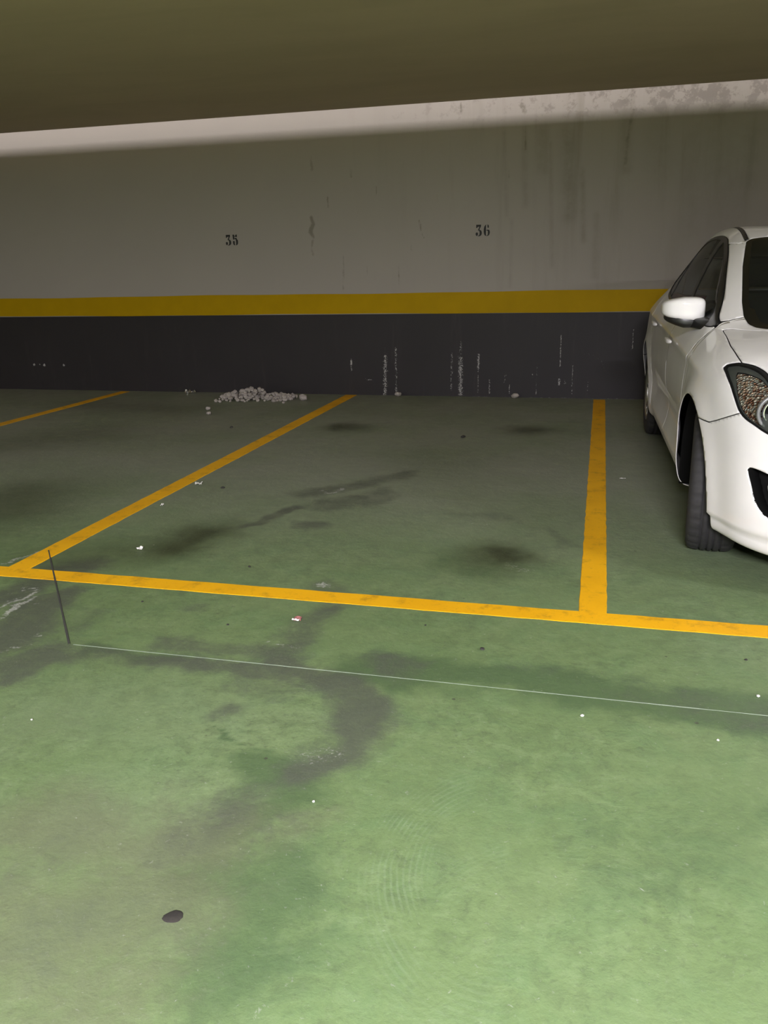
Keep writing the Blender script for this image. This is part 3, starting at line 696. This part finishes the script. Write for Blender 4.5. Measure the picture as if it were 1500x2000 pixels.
def panel(faces, fn, gap=.0022):
    """take a panel out of the faces, leaving a dark gap round it"""
    ins, rest = cut(faces, lambda *c: fn(*c)+gap)
    seam, rest = cut(rest, lambda *c: fn(*c)-gap)
    SEAM.extend(seam); return ins, rest
BIG = 1.0
# wheel arches
AR = .378
def arch(ax): return lambda a, y, z, u: np.where(y > .5, np.hypot(a-ax, z-.318)-AR, BIG)
_, F = cut(ALL, arch(FAX)); _, F = cut(F, arch(RAX))
# side windows
DLO = smooth_poly([(1.205, .972), (1.29, 1.012), (1.62, 1.170), (1.84, 1.266), (2.02, 1.330), (2.16, 1.368), (2.36, 1.388), (2.62, 1.378), (2.90, 1.335), (3.15, 1.268), (3.34, 1.190),
                   (3.47, 1.118), (3.44, 1.085), (3.30, 1.040), (3.0, 1.012), (2.6, .998), (2.1, .980), (1.6, .965), (1.3, .955)], 5)
fd = lambda a, y, z, u: np.where(y > .45, sdpoly(a, z, DLO), BIG)
win, F = panel(F, fd, .001)
inner, dlo_trim = cut(win, lambda *c: fd(*c)+.019)
def slant(a0, z0, a1, z1, w_): return lambda a, y, z, u: np.abs((a-a0)-(a1-a0)*(z-z0)/(z1-z0))-w_
bp = slant(2.04, 1.0, 2.20, 1.37, .040); bpil, inner = cut(inner, bp)
qp = slant(3.05, 1.02, 2.98, 1.32, .012); qpil, inner = cut(inner, qp)
sail, inner = cut(inner, lambda a, y, z, u: np.maximum(a-1.33, 0)*2+np.where(a < 1.33, -.05, 0)+np.maximum(z-1.5, 0)+.0)
front_glass, inner = cut(inner, lambda a, y, z, u: a-(2.04+(z-1.0)*.16/.37))
rear_glass, quarter_glass = cut(inner, lambda a, y, z, u: a-(3.05-(z-1.02)*.07/.30))
dlo_trim = dlo_trim+bpil+qpil+sail
# windscreen, by its outline from above
WS = np.array([(-.576, 1.035), (-.30, .985), (0, .965), (.30, .985), (.576, 1.035), (.617, 1.072), (.645, 1.13), (.655, 1.21), (.648, 1.33), (.607, 1.65), (.553, 1.945), (.525, 1.962), (.30, 1.935), (0, 1.925),
               (-.30, 1.935), (-.525, 1.962), (-.553, 1.945), (-.607, 1.65), (-.648, 1.33), (-.655, 1.21), (-.645, 1.13), (-.617, 1.072)])
fws = lambda a, y, z, u: np.where((z > .92) & (a < 2.3), sdpoly(y, a, WS), BIG)
ws, F = panel(F, fws, .001)
wind_glass, frit = cut(ws, lambda *c: fws(*c)+np.where(c[0] < 1.25, .05, .028))
# roof mouldings
rm, F = panel(F, lambda a, y, z, u: np.where((z > 1.2), np.maximum(np.abs(y-(.548-.030*np.clip(a-2.0, 0, 2)-.018*np.clip(a-3, 0, 1)))-.010, np.maximum(1.955-a, a-3.85)), BIG), .0012)
# headlamp, by arc length round the nose and height
HL = smooth_poly([(1.165, .842), (1.123, .856), (1.08, .859), (.995, .853), (.892, .828), (.76, .775), (.66, .728), (.585, .690), (.56, .662), (.60, .640), (.68, .637), (.75, .653), (.80, .671), (.851, .687), (.892, .709), (.933, .745), (.995, .787), (1.08, .820)], 4)
hl, F = panel(F, lambda a, y, z, u: np.where(a < 1.0, sdpoly(u, z, HL), BIG), .003)
# fog lamp pocket
FG = smooth_poly([(.812, .520), (.70, .508), (.60, .475), (.55, .43), (.56, .375), (.62, .340), (.68, .340), (.735, .362), (.772, .400), (.795, .455)], 4)
ffg = lambda a, y, z, u: np.where((a < .6), sdpoly(u, z, FG), BIG)
fog, F = cut(F, ffg)
fog_in, fog_rim = cut(fog, lambda *c: ffg(*c)+.012)
# bonnet, by its outline from above
HD = np.array([(0, .088), (.2, .10), (.36, .15), (.455, .19), (.54, .275), (.61, .37), (.672, .475), (.708, .56), (.745, .632), (.750, .70), (.757, .85), (.752, 1.0), (.750, 1.14), (.70, 1.10), (.64, 1.045), (.576, 1.00), (.3, .955), (0, .935)])
HD = np.concatenate([HD, HD[-2:0:-1]*np.array([-1, 1])])
hood, F = panel(F, lambda a, y, z, u: np.where((z > .66) & (a < 1.3), sdpoly(y, a, HD), BIG))
# grille openings
fg1 = lambda a, y, z, u: np.where(a < .35, sdpoly(y, z, [(-.46, .30), (-.40, .25), (.40, .25), (.46, .30), (.36, .50), (.30, .53), (-.30, .53), (-.36, .50)]), BIG)
low_grille, F = cut(F, fg1)
fg2 = lambda a, y, z, u: np.where(a < .35, sdpoly(y, z, [(-.42, .64), (-.36, .60), (.36, .60), (.42, .64), (.40, .668), (-.40, .668)]), BIG)
up_grille, F = cut(F, fg2)
# front bumper
bumper, F = panel(F, lambda a, y, z, u: np.maximum(z-np.interp(u, [.5, .85, .892, 1.036, 1.10], [.80, .72, .696, .650, .630]), u-1.40))
# doors
fdoor = [(1.27, .30), (1.25, .55), (1.27, .78), (1.225, .90), (1.20, .945), (1.20, 1.5), (2.16, 1.5), (2.10, .95), (2.11, .30)]
rdoor = [(2.11, .30), (2.10, .95), (2.16, 1.5), (3.3, 1.5), (3.42, 1.10), (3.35, .85), (3.22, .66), (3.14, .50), (3.12, .30)]
def dfn(poly): return lambda a, y, z, u: np.where((y > .56) & (z < 1.34), np.maximum(sdpoly(a, z, poly), -fd(a, y, z, u)), BIG)
front_door, F = panel(F, dfn(fdoor)); rear_door, F = panel(F, dfn(rdoor))
# fender, roof, tailgate, rear bumper, rear lamps and screen
fender, F = cut(F, lambda a, y, z, u: np.maximum(np.maximum(a-1.19, z-1.02), .21-z))
rlamp_poly = [(3.86, .86), (4.02, .80), (4.26, .80), (4.26, .98), (4.10, 1.02), (3.95, .97)]
rear_lamp, F = panel(F, lambda a, y, z, u: np.where(y > .42, sdpoly(a, z, rlamp_poly), BIG))
rear_screen, F = panel(F, lambda a, y, z, u: np.where(a > 3.7, np.maximum(np.maximum(np.abs(y)-.50+.3*np.clip(z-1.1, 0, 1), 1.04-z), z-1.262), BIG), .001)
rear_bumper, F = panel(F, lambda a, y, z, u: np.maximum(3.80-a, z-.56))
tailgate, F = panel(F, lambda a, y, z, u: np.where(a > 3.85, np.maximum(y-.62, z-1.275), BIG))
roof, F = cut(F, lambda a, y, z, u: np.where(z > 1.2, np.maximum(y-(.548-.030*np.clip(a-2.0, 0, 2)-.018*np.clip(a-3, 0, 1)), 1.93-a), BIG))
shell = F

XC, CY0, TH = 1.29, 2.94, math.radians(1.1)
car = empty('car', (XC, CY0+FAX, 0), TH)
tag(car, 'white five-door hatchback car parked nose outward beside the empty bay', 'car')
VV = allv()
def side_mesh(faces, g, off=0.0, depth=None):
    """bmesh of body faces on the sides g (-1 is towards the empty bay), facing outward, pushed out by off; depth makes a sunk pocket with walls"""
    v = allv()[:, :3]; used = sorted({i for f in faces for i in f}); mp = {i: k for k, i in enumerate(used)}
    pts = v[used].copy(); pts[:, 1] = np.maximum(pts[:, 1], 0)
    bm = bmesh.new()
    for s in g:
        bvs = [bm.verts.new((s*p[1], p[0]-FAX, p[2])) for p in pts]
        for f in faces:
            try: bm.faces.new([bvs[mp[i]] for i in (f if s > 0 else f[::-1])])
            except ValueError: pass
    bmesh.ops.remove_doubles(bm, verts=bm.verts, dist=2e-4)
    bm.normal_update()
    C = Vector((0, 2.15-FAX, .6)); tot = sum(f.normal.dot(f.calc_center_median()-C)*f.calc_area() for f in bm.faces)
    if tot < 0:
        bmesh.ops.reverse_faces(bm, faces=bm.faces); bm.normal_update()
    if depth:
        bnd = [e for e in bm.edges if e.is_boundary]; rim = {}
        for e in bnd:
            for x in e.verts:
                if x not in rim: rim[x] = bm.verts.new(x.co)
        nr = {x: x.normal.copy() for x in bm.verts if x not in rim.values()}
        for x, n_ in nr.items(): x.co -= n_*depth
        for e in bnd: bm.faces.new((rim[e.verts[0]], rim[e.verts[1]], e.verts[1], e.verts[0]))
        bm.normal_update()
    elif off:
        for x, n_ in [(x, x.normal.copy()) for x in bm.verts]: x.co += n_*off
    return bm
def piece(name, faces, mat, sides=(-1, 1), off=0.0, thick=0.0, parent=None, join=False, smooth=True, depth=None):
    out = []
    for g in ([sides] if join else [(s,) for s in sides]):
        bm = side_mesh(faces, g, off, depth); me = bpy.data.meshes.new(name); bm.to_mesh(me); bm.free(); me.materials.append(mat)
        me.polygons.foreach_set('use_smooth', [smooth]*len(me.polygons))
        o = link(bpy.data.objects.new(name, me), (parent[len(out)] if isinstance(parent, list) else parent) or car)
        if thick:
            md = o.modifiers.new('thickness', 'SOLIDIFY'); md.thickness = thick; md.offset = -1
        out.append(o)
    return out
T = .004
piece('body_shell', shell, M['paint'], join=True, thick=T)
piece('roof_panel', roof, M['paint'], join=True, thick=T)
piece('bonnet', hood, M['paint'], join=True, thick=T)
fb = piece('front_bumper', bumper, M['paint'], join=True, thick=T)[0]
piece('front_fender', fender, M['paint'], thick=T)
fdo = piece('front_door', front_door, M['paint'], thick=T); rdo = piece('rear_door', rear_door, M['paint'], thick=T)
for o in fdo+rdo: o.data.materials.append(M['seam']); o.modifiers[0].material_offset_rim = 1
piece('front_door_window', front_glass, M['glass'], off=-.003); piece('rear_door_window', rear_glass, M['glass'], off=-.003); piece('quarter_window', quarter_glass, M['glass'], off=-.003)
piece('window_surround', dlo_trim, M['trim'], off=.0005, thick=.006)
wsc = piece('windscreen', wind_glass, M['glass'], join=True)[0]
piece('black_border', frit, M['frit'], join=True, parent=wsc)
piece('roof_moulding', rm, M['trim'], off=.001, thick=.006)
piece('panel_gap', SEAM, M['seam'], join=True, off=-.007)
piece('rear_lamp', rear_lamp, simple('red lamp plastic', (.35, .01, .01), .15), off=0, thick=.01)
piece('rear_screen', rear_screen, M['glass'], join=True)
piece('rear_bumper', rear_bumper, M['paint'], join=True, thick=T); piece('tailgate', tailgate, M['paint'], join=True, thick=T)
# grilles: dark backing set in, with bars
piece('lower_grille', low_grille, M['matte'], join=True, off=-.05, parent=fb); piece('upper_grille', up_grille, M['matte'], join=True, off=-.03, parent=fb)
for z in (.31, .37, .43, .49):
    bm = bmesh.new(); k = 10; wdt = .44-.35*max(0, z-.30)
    for i in range(k):
        y0, y1 = -wdt+2*wdt*i/k, -wdt+2*wdt*(i+1)/k
        f_ = lambda y: .012+.11*(abs(y)/.585)**3
        add_tube(bm, (y0, f_(y0)+.012-FAX, z), (y1, f_(y1)+.012-FAX, z), .008, 8)
    bm_obj('grille_bar', bm, M['trim'], fb, True)
bm = bmesh.new()
for i in range(10):
    y0, y1 = -.40+.08*i, -.40+.08*(i+1); f_ = lambda y: .022+.11*(abs(y)/.585)**3
    add_tube(bm, (y0, f_(y0)-FAX, .635), (y1, f_(y1)-FAX, .635), .009, 8)
bm_obj('grille_bar', bm, M['chrome'], fb, True)

# fog lamp pocket: sunk black pocket with a rim and a lamp glass
fp = piece('fog_pocket', fog, M['matte'], depth=.05)
fog_lens, _ = cut(fog_in, lambda a, y, z, u: sdpoly(u, z, smooth_poly([(.745, .475), (.66, .468), (.62, .44), (.62, .40), (.67, .375), (.72, .395)], 4)))
piece('fog_glass', fog_lens, M['fog_glass'], off=-.030, parent=fp); piece('fog_reflector', fog_lens, M['chrome'], off=-.042, parent=fp)
# headlamps: lens over a sunk housing with bezel, faceted turn signal and projector
hp = [empty('headlamp'), empty('headlamp')]
for h in hp: h.parent = car
piece('housing', hl, M['trim'], depth=.075, parent=hp)
fhl = lambda a, y, z, u: sdpoly(u, z, HL)
hl_core, rim_ = cut(hl, lambda *c: fhl(*c)+.005)
facet, rest_ = cut(hl_core, lambda a, y, z, u: np.maximum(fhl(a, y, z, u)+np.interp(u, [.78, .90, 1.0, 1.1], [.006, .010, .018, .030]), .775-u))
bezel, rest2 = cut(rest_, lambda a, y, z, u: .74-u)
piece('bezel', bezel, M['lamp_grey'], off=-.010, parent=hp); piece('turn_signal', facet, M['facet'], off=-.016, parent=hp); piece('lamp_rim', rim_, M['trim'], off=-.001, parent=hp)
piece('lens', hl, M['lens'], off=0, parent=hp)
for s, h in zip((-1, 1), hp):
    for (a_, y_, z_, R_) in ((.300, .668, .718, .068), (.235, .555, .690, .045)):
        prof = [(0.0, R_), (-.012, R_*1.02), (-.02, R_*.96), (-.014, R_*.84), (.01, R_*.78), (.03, R_*.70), (.05, R_*.66)]
        vv, ff = lathe(prof, 40)
        vv = [(s*y_+q[1], a_-FAX+q[0], z_+q[2]) for q in vv]
        mesh_obj('projector_ring', vv, ff, M['lamp_grey'], h, True)
        prof = [(.004, R_*.70), (-.006, R_*.68), (-.008, R_*.60), (.004, R_*.56)]
        vv, ff = lathe(prof, 40); mesh_obj('projector_trim', [(s*y_+q[1], a_-FAX+q[0], z_+q[2]) for q in vv], ff, M['chrome'], h, True)
        bm = bmesh.new(); bmesh.ops.create_uvsphere(bm, u_segments=24, v_segments=14, radius=R_*.58)
        for v_ in bm.verts: v_.co = Vector((s*y_+v_.co.x, a_-FAX+.03+v_.co.y*.8, z_+v_.co.z))
        bm_obj('projector_lens', bm, M['frit'], h, True)
# door mirrors
def superell(cx, cy, cz, rx, ry, rz, e, fn=None, nu=36, nv=20):
    vs_, fs = [], []
    sp = lambda c, p: math.copysign(abs(c)**p, c)
    for i in range(nv+1):
        ph = -math.pi/2+math.pi*i/nv
        for j in range(nu):
            t = 2*math.pi*j/nu
            x, y, z = sp(math.cos(ph), e)*sp(math.cos(t), e), sp(math.cos(ph), e)*sp(math.sin(t), e), sp(math.sin(ph), e)
            if fn: x, y, z = fn(x, y, z)
            vs_.append((cx+x*rx, cy+y*ry, cz+z*rz))
    for i in range(nv):
        for j in range(nu): fs.append((i*nu+j, i*nu+(j+1) % nu, (i+1)*nu+(j+1) % nu, (i+1)*nu+j))
    return vs_, fs
for s in (-1, 1):
    mr = empty('door_mirror'); mr.parent = car
    my, ma, mz = .888, 1.50, 1.028
    def cap(x, y, z):
        o = max(0, x*s)                       # towards the outer end the shell gets lower and swept back
        return x, y*(1 if y < 0 else .6)+.55*o*o, z*(1-.28*o)-.03*o+(.10*o if z < 0 else 0)-(.16*max(0, -x*s) if z < 0 else 0)
    vv, ff = superell(s*my, ma-FAX, mz, .100, .075, .056, .45, cap); mesh_obj('mirror_shell', vv, ff, M['paint'], mr, True)
    def low(x, y, z):
        o = max(0, x*s); return x, y*(1 if y < 0 else .6)+.5*o*o, z*(1-.3*o)+.55*o
    vv, ff = superell(s*(my-.006), ma-FAX+.004, mz-.058, .092, .070, .034, .6, low); mesh_obj('mirror_base', vv, ff, M['trim'], mr, True)
    vv, ff = superell(s*my, ma-FAX+.047, mz+.002, .084, .004, .046, .5, lambda x, y, z: (x, y+5*max(0, x*s)**2, z*(1-.25*max(0, x*s)))); mesh_obj('mirror_glass', vv, ff, M['chrome'], mr, True)
    bm = bmesh.new(); P0, P1 = [], []
    A = [(.735, 1.22, .922), (.735, 1.42, .925), (.715, 1.42, 1.0), (.735, 1.24, .985)]; B = [(.86, 1.45, .940), (.86, 1.52, .942), (.85, 1.52, .985), (.85, 1.455, .985)]
    va = [bm.verts.new((s*y, a-FAX, z)) for y, a, z in A]; vb = [bm.verts.new((s*y, a-FAX, z)) for y, a, z in B]
    bm.faces.new(va); bm.faces.new(vb)
    for k in range(4): bm.faces.new((va[k], va[(k+1) % 4], vb[(k+1) % 4], vb[k]))
    bmesh.ops.recalc_face_normals(bm, faces=bm.faces); bmesh.ops.bevel(bm, geom=list(bm.edges), offset=.010, segments=3, affect='EDGES', profile=.5)
    bm_obj('mirror_arm', bm, M['trim'], mr, True)
# door handles
for doors, a_, z_ in ((fdo, 1.93, .838), (rdo, 2.93, .862)):
    for s, d_ in zip((-1, 1), doors):
        vv, ff = superell(s*.912, a_-FAX, z_, .012, .105, .014, .7, lambda x, y, z: (x-s*.9*abs(y)**4, y, z)); mesh_obj('handle', vv, ff, M['paint'], d_, True)
# wheels
def tyre_wobble(i, w_, r_):
    if r_ < .30: return 0
    k = i % 5
    if .046 < abs(w_) < .098 and k == 0: return -.0045
    if .018 < abs(w_) < .040 and k == 2: return -.003
    return 0
tp = [(-.088, .205), (-.101, .225), (-.1035, .255), (-.101, .283), (-.094, .300), (-.086, .3090), (-.074, .3135), (-.060, .3155), (-.047, .3165)]
half = [(-.0465, .3165), (-.0450, .3095), (-.0385, .3095), (-.0370, .3170), (-.0170, .3178), (-.0155, .3100), (-.0090, .3100), (-.0075, .3180), (0, .3180)]
prof_t = tp[:-1]+half; prof_t = prof_t+[(-w_, r_) for w_, r_ in prof_t[-2::-1]]
TV, TF = lathe(prof_t, 180, wobble=tyre_wobble)
tyre_me = None
def wheel(s, ax, yc, steer):
    global tyre_me
    e = empty('wheel', (s*yc, ax-FAX, .317), steer); e.parent = car
    if tyre_me is None:
        o = mesh_obj('tyre', TV, TF, M['rubber'], e, True); tyre_me = o.data
    else: link(bpy.data.objects.new('tyre', tyre_me), e)
    q = s
    rimp = [(q*.085, .212), (q*.098, .208), (q*.097, .200), (q*.080, .190), (q*.060, .186), (-q*.085, .186), (-q*.092, .205), (-q*.088, .212)]
    vv, ff = lathe(rimp, 60); mesh_obj('rim', vv, ff, M['alloy'], e, True)
    bm = bmesh.new(); add_tube(bm, (q*.045, 0, 0), (q*.082, 0, 0), .062, 28, .050); bm_obj('hub_cap', bm, M['alloy'], e)
    bm = bmesh.new(); add_tube(bm, (-q*.03, 0, 0), (-q*.005, 0, 0), .14, 40); bm_obj('brake_disc', bm, M['lamp_grey'], e)
    for k in range(5):
        t = 2*math.pi*k/5+.3; bm = bmesh.new()
        for dt in (-.16, .16):
            c0, c1 = t+dt*.55, t+dt
            for (r0, r1) in ((.045, .192),):
                u0 = Vector((0, math.cos(c0), math.sin(c0))); u1 = Vector((0, math.cos(c1), math.sin(c1)))
                n0 = Vector((0, -u1.y*0-u1.z, u1.y)); ax_ = Vector((q, 0, 0))
                w0, w1 = .016, .013
                pts = [u0*r0+n0*w0+ax_*.078, u0*r0-n0*w0+ax_*.078, u0*r0-n0*w0+ax_*.045, u0*r0+n0*w0+ax_*.045,
                       u1*r1+n0*w1+ax_*.088, u1*r1-n0*w1+ax_*.088, u1*r1-n0*w1+ax_*.055, u1*r1+n0*w1+ax_*.055]
                b = [bm.verts.new(p) for p in pts]
                for f in ((0, 1, 2, 3), (4, 5, 6, 7), (0, 1, 5, 4), (1, 2, 6, 5), (2, 3, 7, 6), (3, 0, 4, 7)): bm.faces.new([b[i] for i in f])
        bm_obj('spoke', bm, M['alloy'], e)
STEER = -7.5
for s in (-1, 1):
    wheel(s, FAX, .765, math.radians(STEER)); wheel(s, RAX, .775, 0)
# wheel housings and the underside
for s in (-1, 1):
    for ax in (FAX, RAX):
        vv, ff = [], []; n = 36; R_ = AR+.003
        for i in range(n+1):
            t = math.radians(-22+224*i/n); c, sn = R_*math.cos(t), R_*math.sin(t)
            z = max(.318+sn, .205)
            yo = .872-(.085*max(0, -c/R_) if ax == FAX else 0); vv += [(s*yo, ax-FAX+c, z), (s*.56, ax-FAX+c, z), (s*.56, ax-FAX, .318)]
        for i in range(n):
            b, b2 = i*3, (i+1)*3; ff += [(b, b2, b2+1, b+1), (b+1, b2+1, b2+2)]
        mesh_obj('wheel_housing', vv, ff, M['matte'], car, True)
bm = bmesh.new(); add_box(bm, (-.56, .20-FAX, .19), (.56, 4.15-FAX, .24)); add_box(bm, (-.80, 1.30-FAX, .195), (.80, 3.15-FAX, .225)); add_box(bm, (-.60, .30-FAX, .19), (.60, .50-FAX, .24))
bm_obj('underbody', bm, M['matte'], car)
# cabin seen through the glass
bm = bmesh.new(); add_box(bm, (-.70, 1.12-FAX, .60), (.70, 1.55-FAX, .93), .05); bm_obj('dashboard', bm, M['cloth'], car)
for s in (-1, 1):
    st = empty('seat', (s*.36, 2.15-FAX, .30)); st.parent = car
    bm = bmesh.new(); add_box(bm, (-.25, -.28, 0), (.25, .24, .25), .05); bm_obj('cushion', bm, M['cloth'], st)
    bm = bmesh.new(); add_box(bm, (-.24, .20, .20), (.24, .34, .78), .05); bm_obj('backrest', bm, M['cloth'], st)
    bm = bmesh.new(); add_box(bm, (-.13, .24, .80), (.13, .34, .97), .04); bm_obj('headrest', bm, M['cloth'], st)
bm = bmesh.new(); add_box(bm, (-.62, 2.95-FAX, .45), (.62, 3.15-FAX, 1.0), .05); add_box(bm, (-.62, 2.55-FAX, .35), (.62, 3.0-FAX, .55), .05); bm_obj('rear_bench', bm, M['cloth'], car)
vv, ff = lathe([(-.012, .175), (0, .187), (.012, .175), (0, .163), (-.012, .175)], 32)
sw = mesh_obj('steering_wheel', [(.36+p[1], 1.68-FAX+p[0]+p[2]*.35, .88+p[2]*.94) for p in vv], ff, M['trim'], car, True)
bm = bmesh.new(); add_box(bm, (-.12, 1.66-FAX, 1.245), (.12, 1.69-FAX, 1.30), .012); bm_obj('inside_mirror', bm, M['trim'], car)
# wiper arms
for x0, x1 in ((.05, -.50), (.55, .0)):
    bm = bmesh.new(); zf = lambda a: .955+(a-.98)*.60
    add_tube(bm, (x0, 1.02-FAX, 1.000), (x1, 1.06-FAX+abs(x1)*.10, 1.012), .007, 8); bm_obj('wiper', bm, M['matte'], car)
# ------------------------------------------------------------------ small things on the floor
def lump(r, seed, sx=1, sy=1, sz=1, sub=2, rough=.35):
    bm = bmesh.new(); bmesh.ops.create_icosphere(bm, subdivisions=sub, radius=r)
    for v in bm.verts:
        k = 1+rough*noise.noise(v.co/r*1.3+Vector((seed*3.1, seed*1.7, seed)))+rough*.5*noise.noise(v.co/r*3+Vector((seed, 5, seed*2)))
        v.co = Vector((v.co.x*k*sx, v.co.y*k*sy, v.co.z*k*sz))
    return bm
def rest(o, x, y, z=0.0):
    zs = min(v.co.z for v in o.data.vertices); o.location = (x, y, z-zs); return o
# heap of crumbled plaster at the foot of the wall
bm = bmesh.new(); rr = random.Random(3)
for k in range(300):
    t = rr.random(); x = -3.70+.74*t; ridge = .085*math.exp(-((t-.42)/.30)**2)+.035
    if .62 < t < .66: continue
    y = 7.72+.10*t+rr.gauss(0, .07); d = abs(y-(7.72+.10*t))
    r = rr.uniform(.012, .030); z = max(r*.5, ridge*max(0, 1-d/.16)*rr.random()+r*.4)
    b2 = lump(r, k, 1, 1, .8, 1, .4); m2 = bpy.data.meshes.new('t'); b2.transform(Matrix.Translation((x, y, z))); b2.to_mesh(m2); b2.free(); bm.from_mesh(m2); bpy.data.meshes.remove(m2)
tag(bm_obj('rubble_heap', bm, M['rubble']), 'low heap of pale crumbled plaster at the foot of the wall', 'rubble', kind='stuff')
def bit(name, mat, x, y, r, label, cat, seed, sx=1, sy=1, sz=.6, group=None, sub=2):
    return tag(rest(bm_obj(name, lump(r, seed, sx, sy, sz, sub), M[mat]), x, y), label, cat, group)
bit('plaster_chunk', 'rubble', -2.831, 7.733, .035, 'single pale plaster chunk just right of the rubble heap', 'rubble', 2, 1.1, 1, .9, 'loose plaster chunks')
bit('plaster_chunk', 'rubble', -3.547, 7.088, .022, 'small pale plaster chunk in front of the rubble heap', 'rubble', 3, 1, 1, .8, 'loose plaster chunks')
bit('plaster_chunk', 'rubble', -3.425, 6.848, .020, 'tiny pale plaster chunk nearest the camera below the rubble heap', 'rubble', 4, 1.2, 1, .7, 'loose plaster chunks')
bit('plaster_chunk', 'rubble', -1.957, 8.13, .026, 'white plaster crumb against the wall right of the first white drips', 'rubble', 5, 1.4, 1, .8, 'loose plaster chunks')
bit('plaster_chunk', 'rubble', -.776, 8.13, .030, 'white plaster crumb against the wall below number 36', 'rubble', 6, 1.3, 1, .8, 'loose plaster chunks')
def sheet(name, mat, x, y, w_, h_, label, seed, rz=0, lift=.012, fold=.6, cat='litter', group='paper scraps on the floor'):
    """a small crumpled sheet with thickness"""
    n = 8; vs_, fs = [], []; c, s_ = math.cos(rz), math.sin(rz)
    for i in range(n+1):
        for j in range(n+1):
            u, v = i/n-.5, j/n-.5; k = 1+.25*noise.noise(Vector((u*4, v*4, seed)))
            px, py = u*w_*k, v*h_*k; z = .0015+lift*abs(noise.noise(Vector((u*3*fold+seed, v*3*fold, seed*1.3))))*1.6
            vs_.append((px*c-py*s_, px*s_+py*c, z))
    for i in range(n):
        for j in range(n): a = i*(n+1)+j; fs.append((a, a+n+1, a+n+2, a+1))
    o = mesh_obj(name, vs_, fs, M[mat]); md = o.modifiers.new('thickness', 'SOLIDIFY'); md.thickness = .0008; md.offset = 1
    o.location = (x, y, .0003); return tag(o, label, cat, group)
sheet('foil_wrapper', 'foil', -4.25, 8.10, .10, .06, 'crumpled shiny foil wrapper by the black wall', 2.2, .2, .05, 2.5, 'litter', None)
sheet('paper_scrap', 'paper', -2.344, 4.472, .042, .035, 'white paper scrap beside the slanting yellow line', 1.1, .3)
sheet('paper_scrap', 'paper', -2.054, 3.284, .026, .02, 'small white paper scrap above the long yellow line near its left end', 1.7, 0)
sheet('paper_scrap', 'paper', -2.327, 3.99, .014, .018, 'tiny white speck of paper close to the slanting yellow line', 2.9, 0)
sheet('paper_scrap', 'paper', .175, 5.038, .034, .008, 'thin white paper sliver beside the white car', 3.3, .1, .003)
r_ = sheet('torn_wrapper', 'red_paper', -1.038, 2.665, .026, .030, 'torn red and white wrapper below the long yellow line', 4.1, .2, .008, .6, 'litter', None)
pw = sheet('torn_edge', 'paper', -.002, -.012, .030, .010, None, 4.6, -.2, .006, .6, None, None); pw.parent = r_; pw.location = (-.003, -.012, .001)
# dried dark blot in front
vs_, fs = [(0, 0, .0022)], []; n = 40
for ring, (k, z) in enumerate(((.75, .0026), (1.0, .0004))):
    for i in range(n):
        t = 2*math.pi*i/n; r0 = 1+.10*noise.noise(Vector((math.cos(t)*2, math.sin(t)*2, 3)))+.05*noise.noise(Vector((math.cos(t)*7, math.sin(t)*7, 8)))
        u, v = .021*math.cos(t)*r0*k, .0165*math.sin(t)*r0*k*(1+.25*math.cos(t))
        c, s_ = math.cos(.45), math.sin(.45); vs_.append((u*c-v*s_, u*s_+v*c, z))
for i in range(n):
    j = (i+1) % n; fs += [(0, 1+i, 1+j), (1+i, 1+n+i, 1+n+j, 1+j)]
o = mesh_obj('gum_blot', vs_, fs, M['tar'], None, True); o.location = (-.779, 1.215, 0)
tag(o, 'dark flat dried gum blot on the near green floor', 'gum')
for k, (x, y, r, lab) in enumerate([(-2.152, 4.405, .010, 'black grit fleck in the empty bay near the slanting line'), (-1.444, 3.156, .007, 'black grit fleck just above the long yellow line'),
        (-.334, 2.553, .008, 'black grit fleck right of centre between long yellow line and pale joint'), (-1.276, 2.564, .005, 'black grit fleck between the red wrapper and the dark joint'),
        (-.969, 6.133, .018, 'dark grit lump far back in the empty bay'), (.514, 2.65, .005, 'black grit fleck below the line end at the right edge'), (-1.706, 2.701, .005, 'black grit fleck nearest the dark joint'),
        (-.562, 2.707, .004, 'black grit fleck close below the long yellow line right of the red wrapper'), (-2.936, 6.259, .014, 'dark grit lump left of the slanting yellow line')]):
    bit('grit', 'pebble', x, y, r, lab, 'grit', k+11, 1.5 if k in (0,) else 1.1, 1, .6, 'black grit on the floor', 1)
for k, (x, y, r, lab) in enumerate([(.005, 2.183, .0055, 'white crumb just below the pale joint'), (.512, 2.407, .006, 'white crumb at the right edge above the pale joint'), (.365, 2.13, .0045, 'pale crumb at the right below the dark green strip'),
        (-.622, 1.633, .004, 'pale crumb on the near floor beside the grey tyre stain'), (-1.558, 1.82, .004, 'white crumb on the near floor at the left edge')]):
    bit('crumb', 'paper', x, y, r, lab, 'crumb', k+31, 1, 1, .6, 'pale crumbs on the floor', 1)
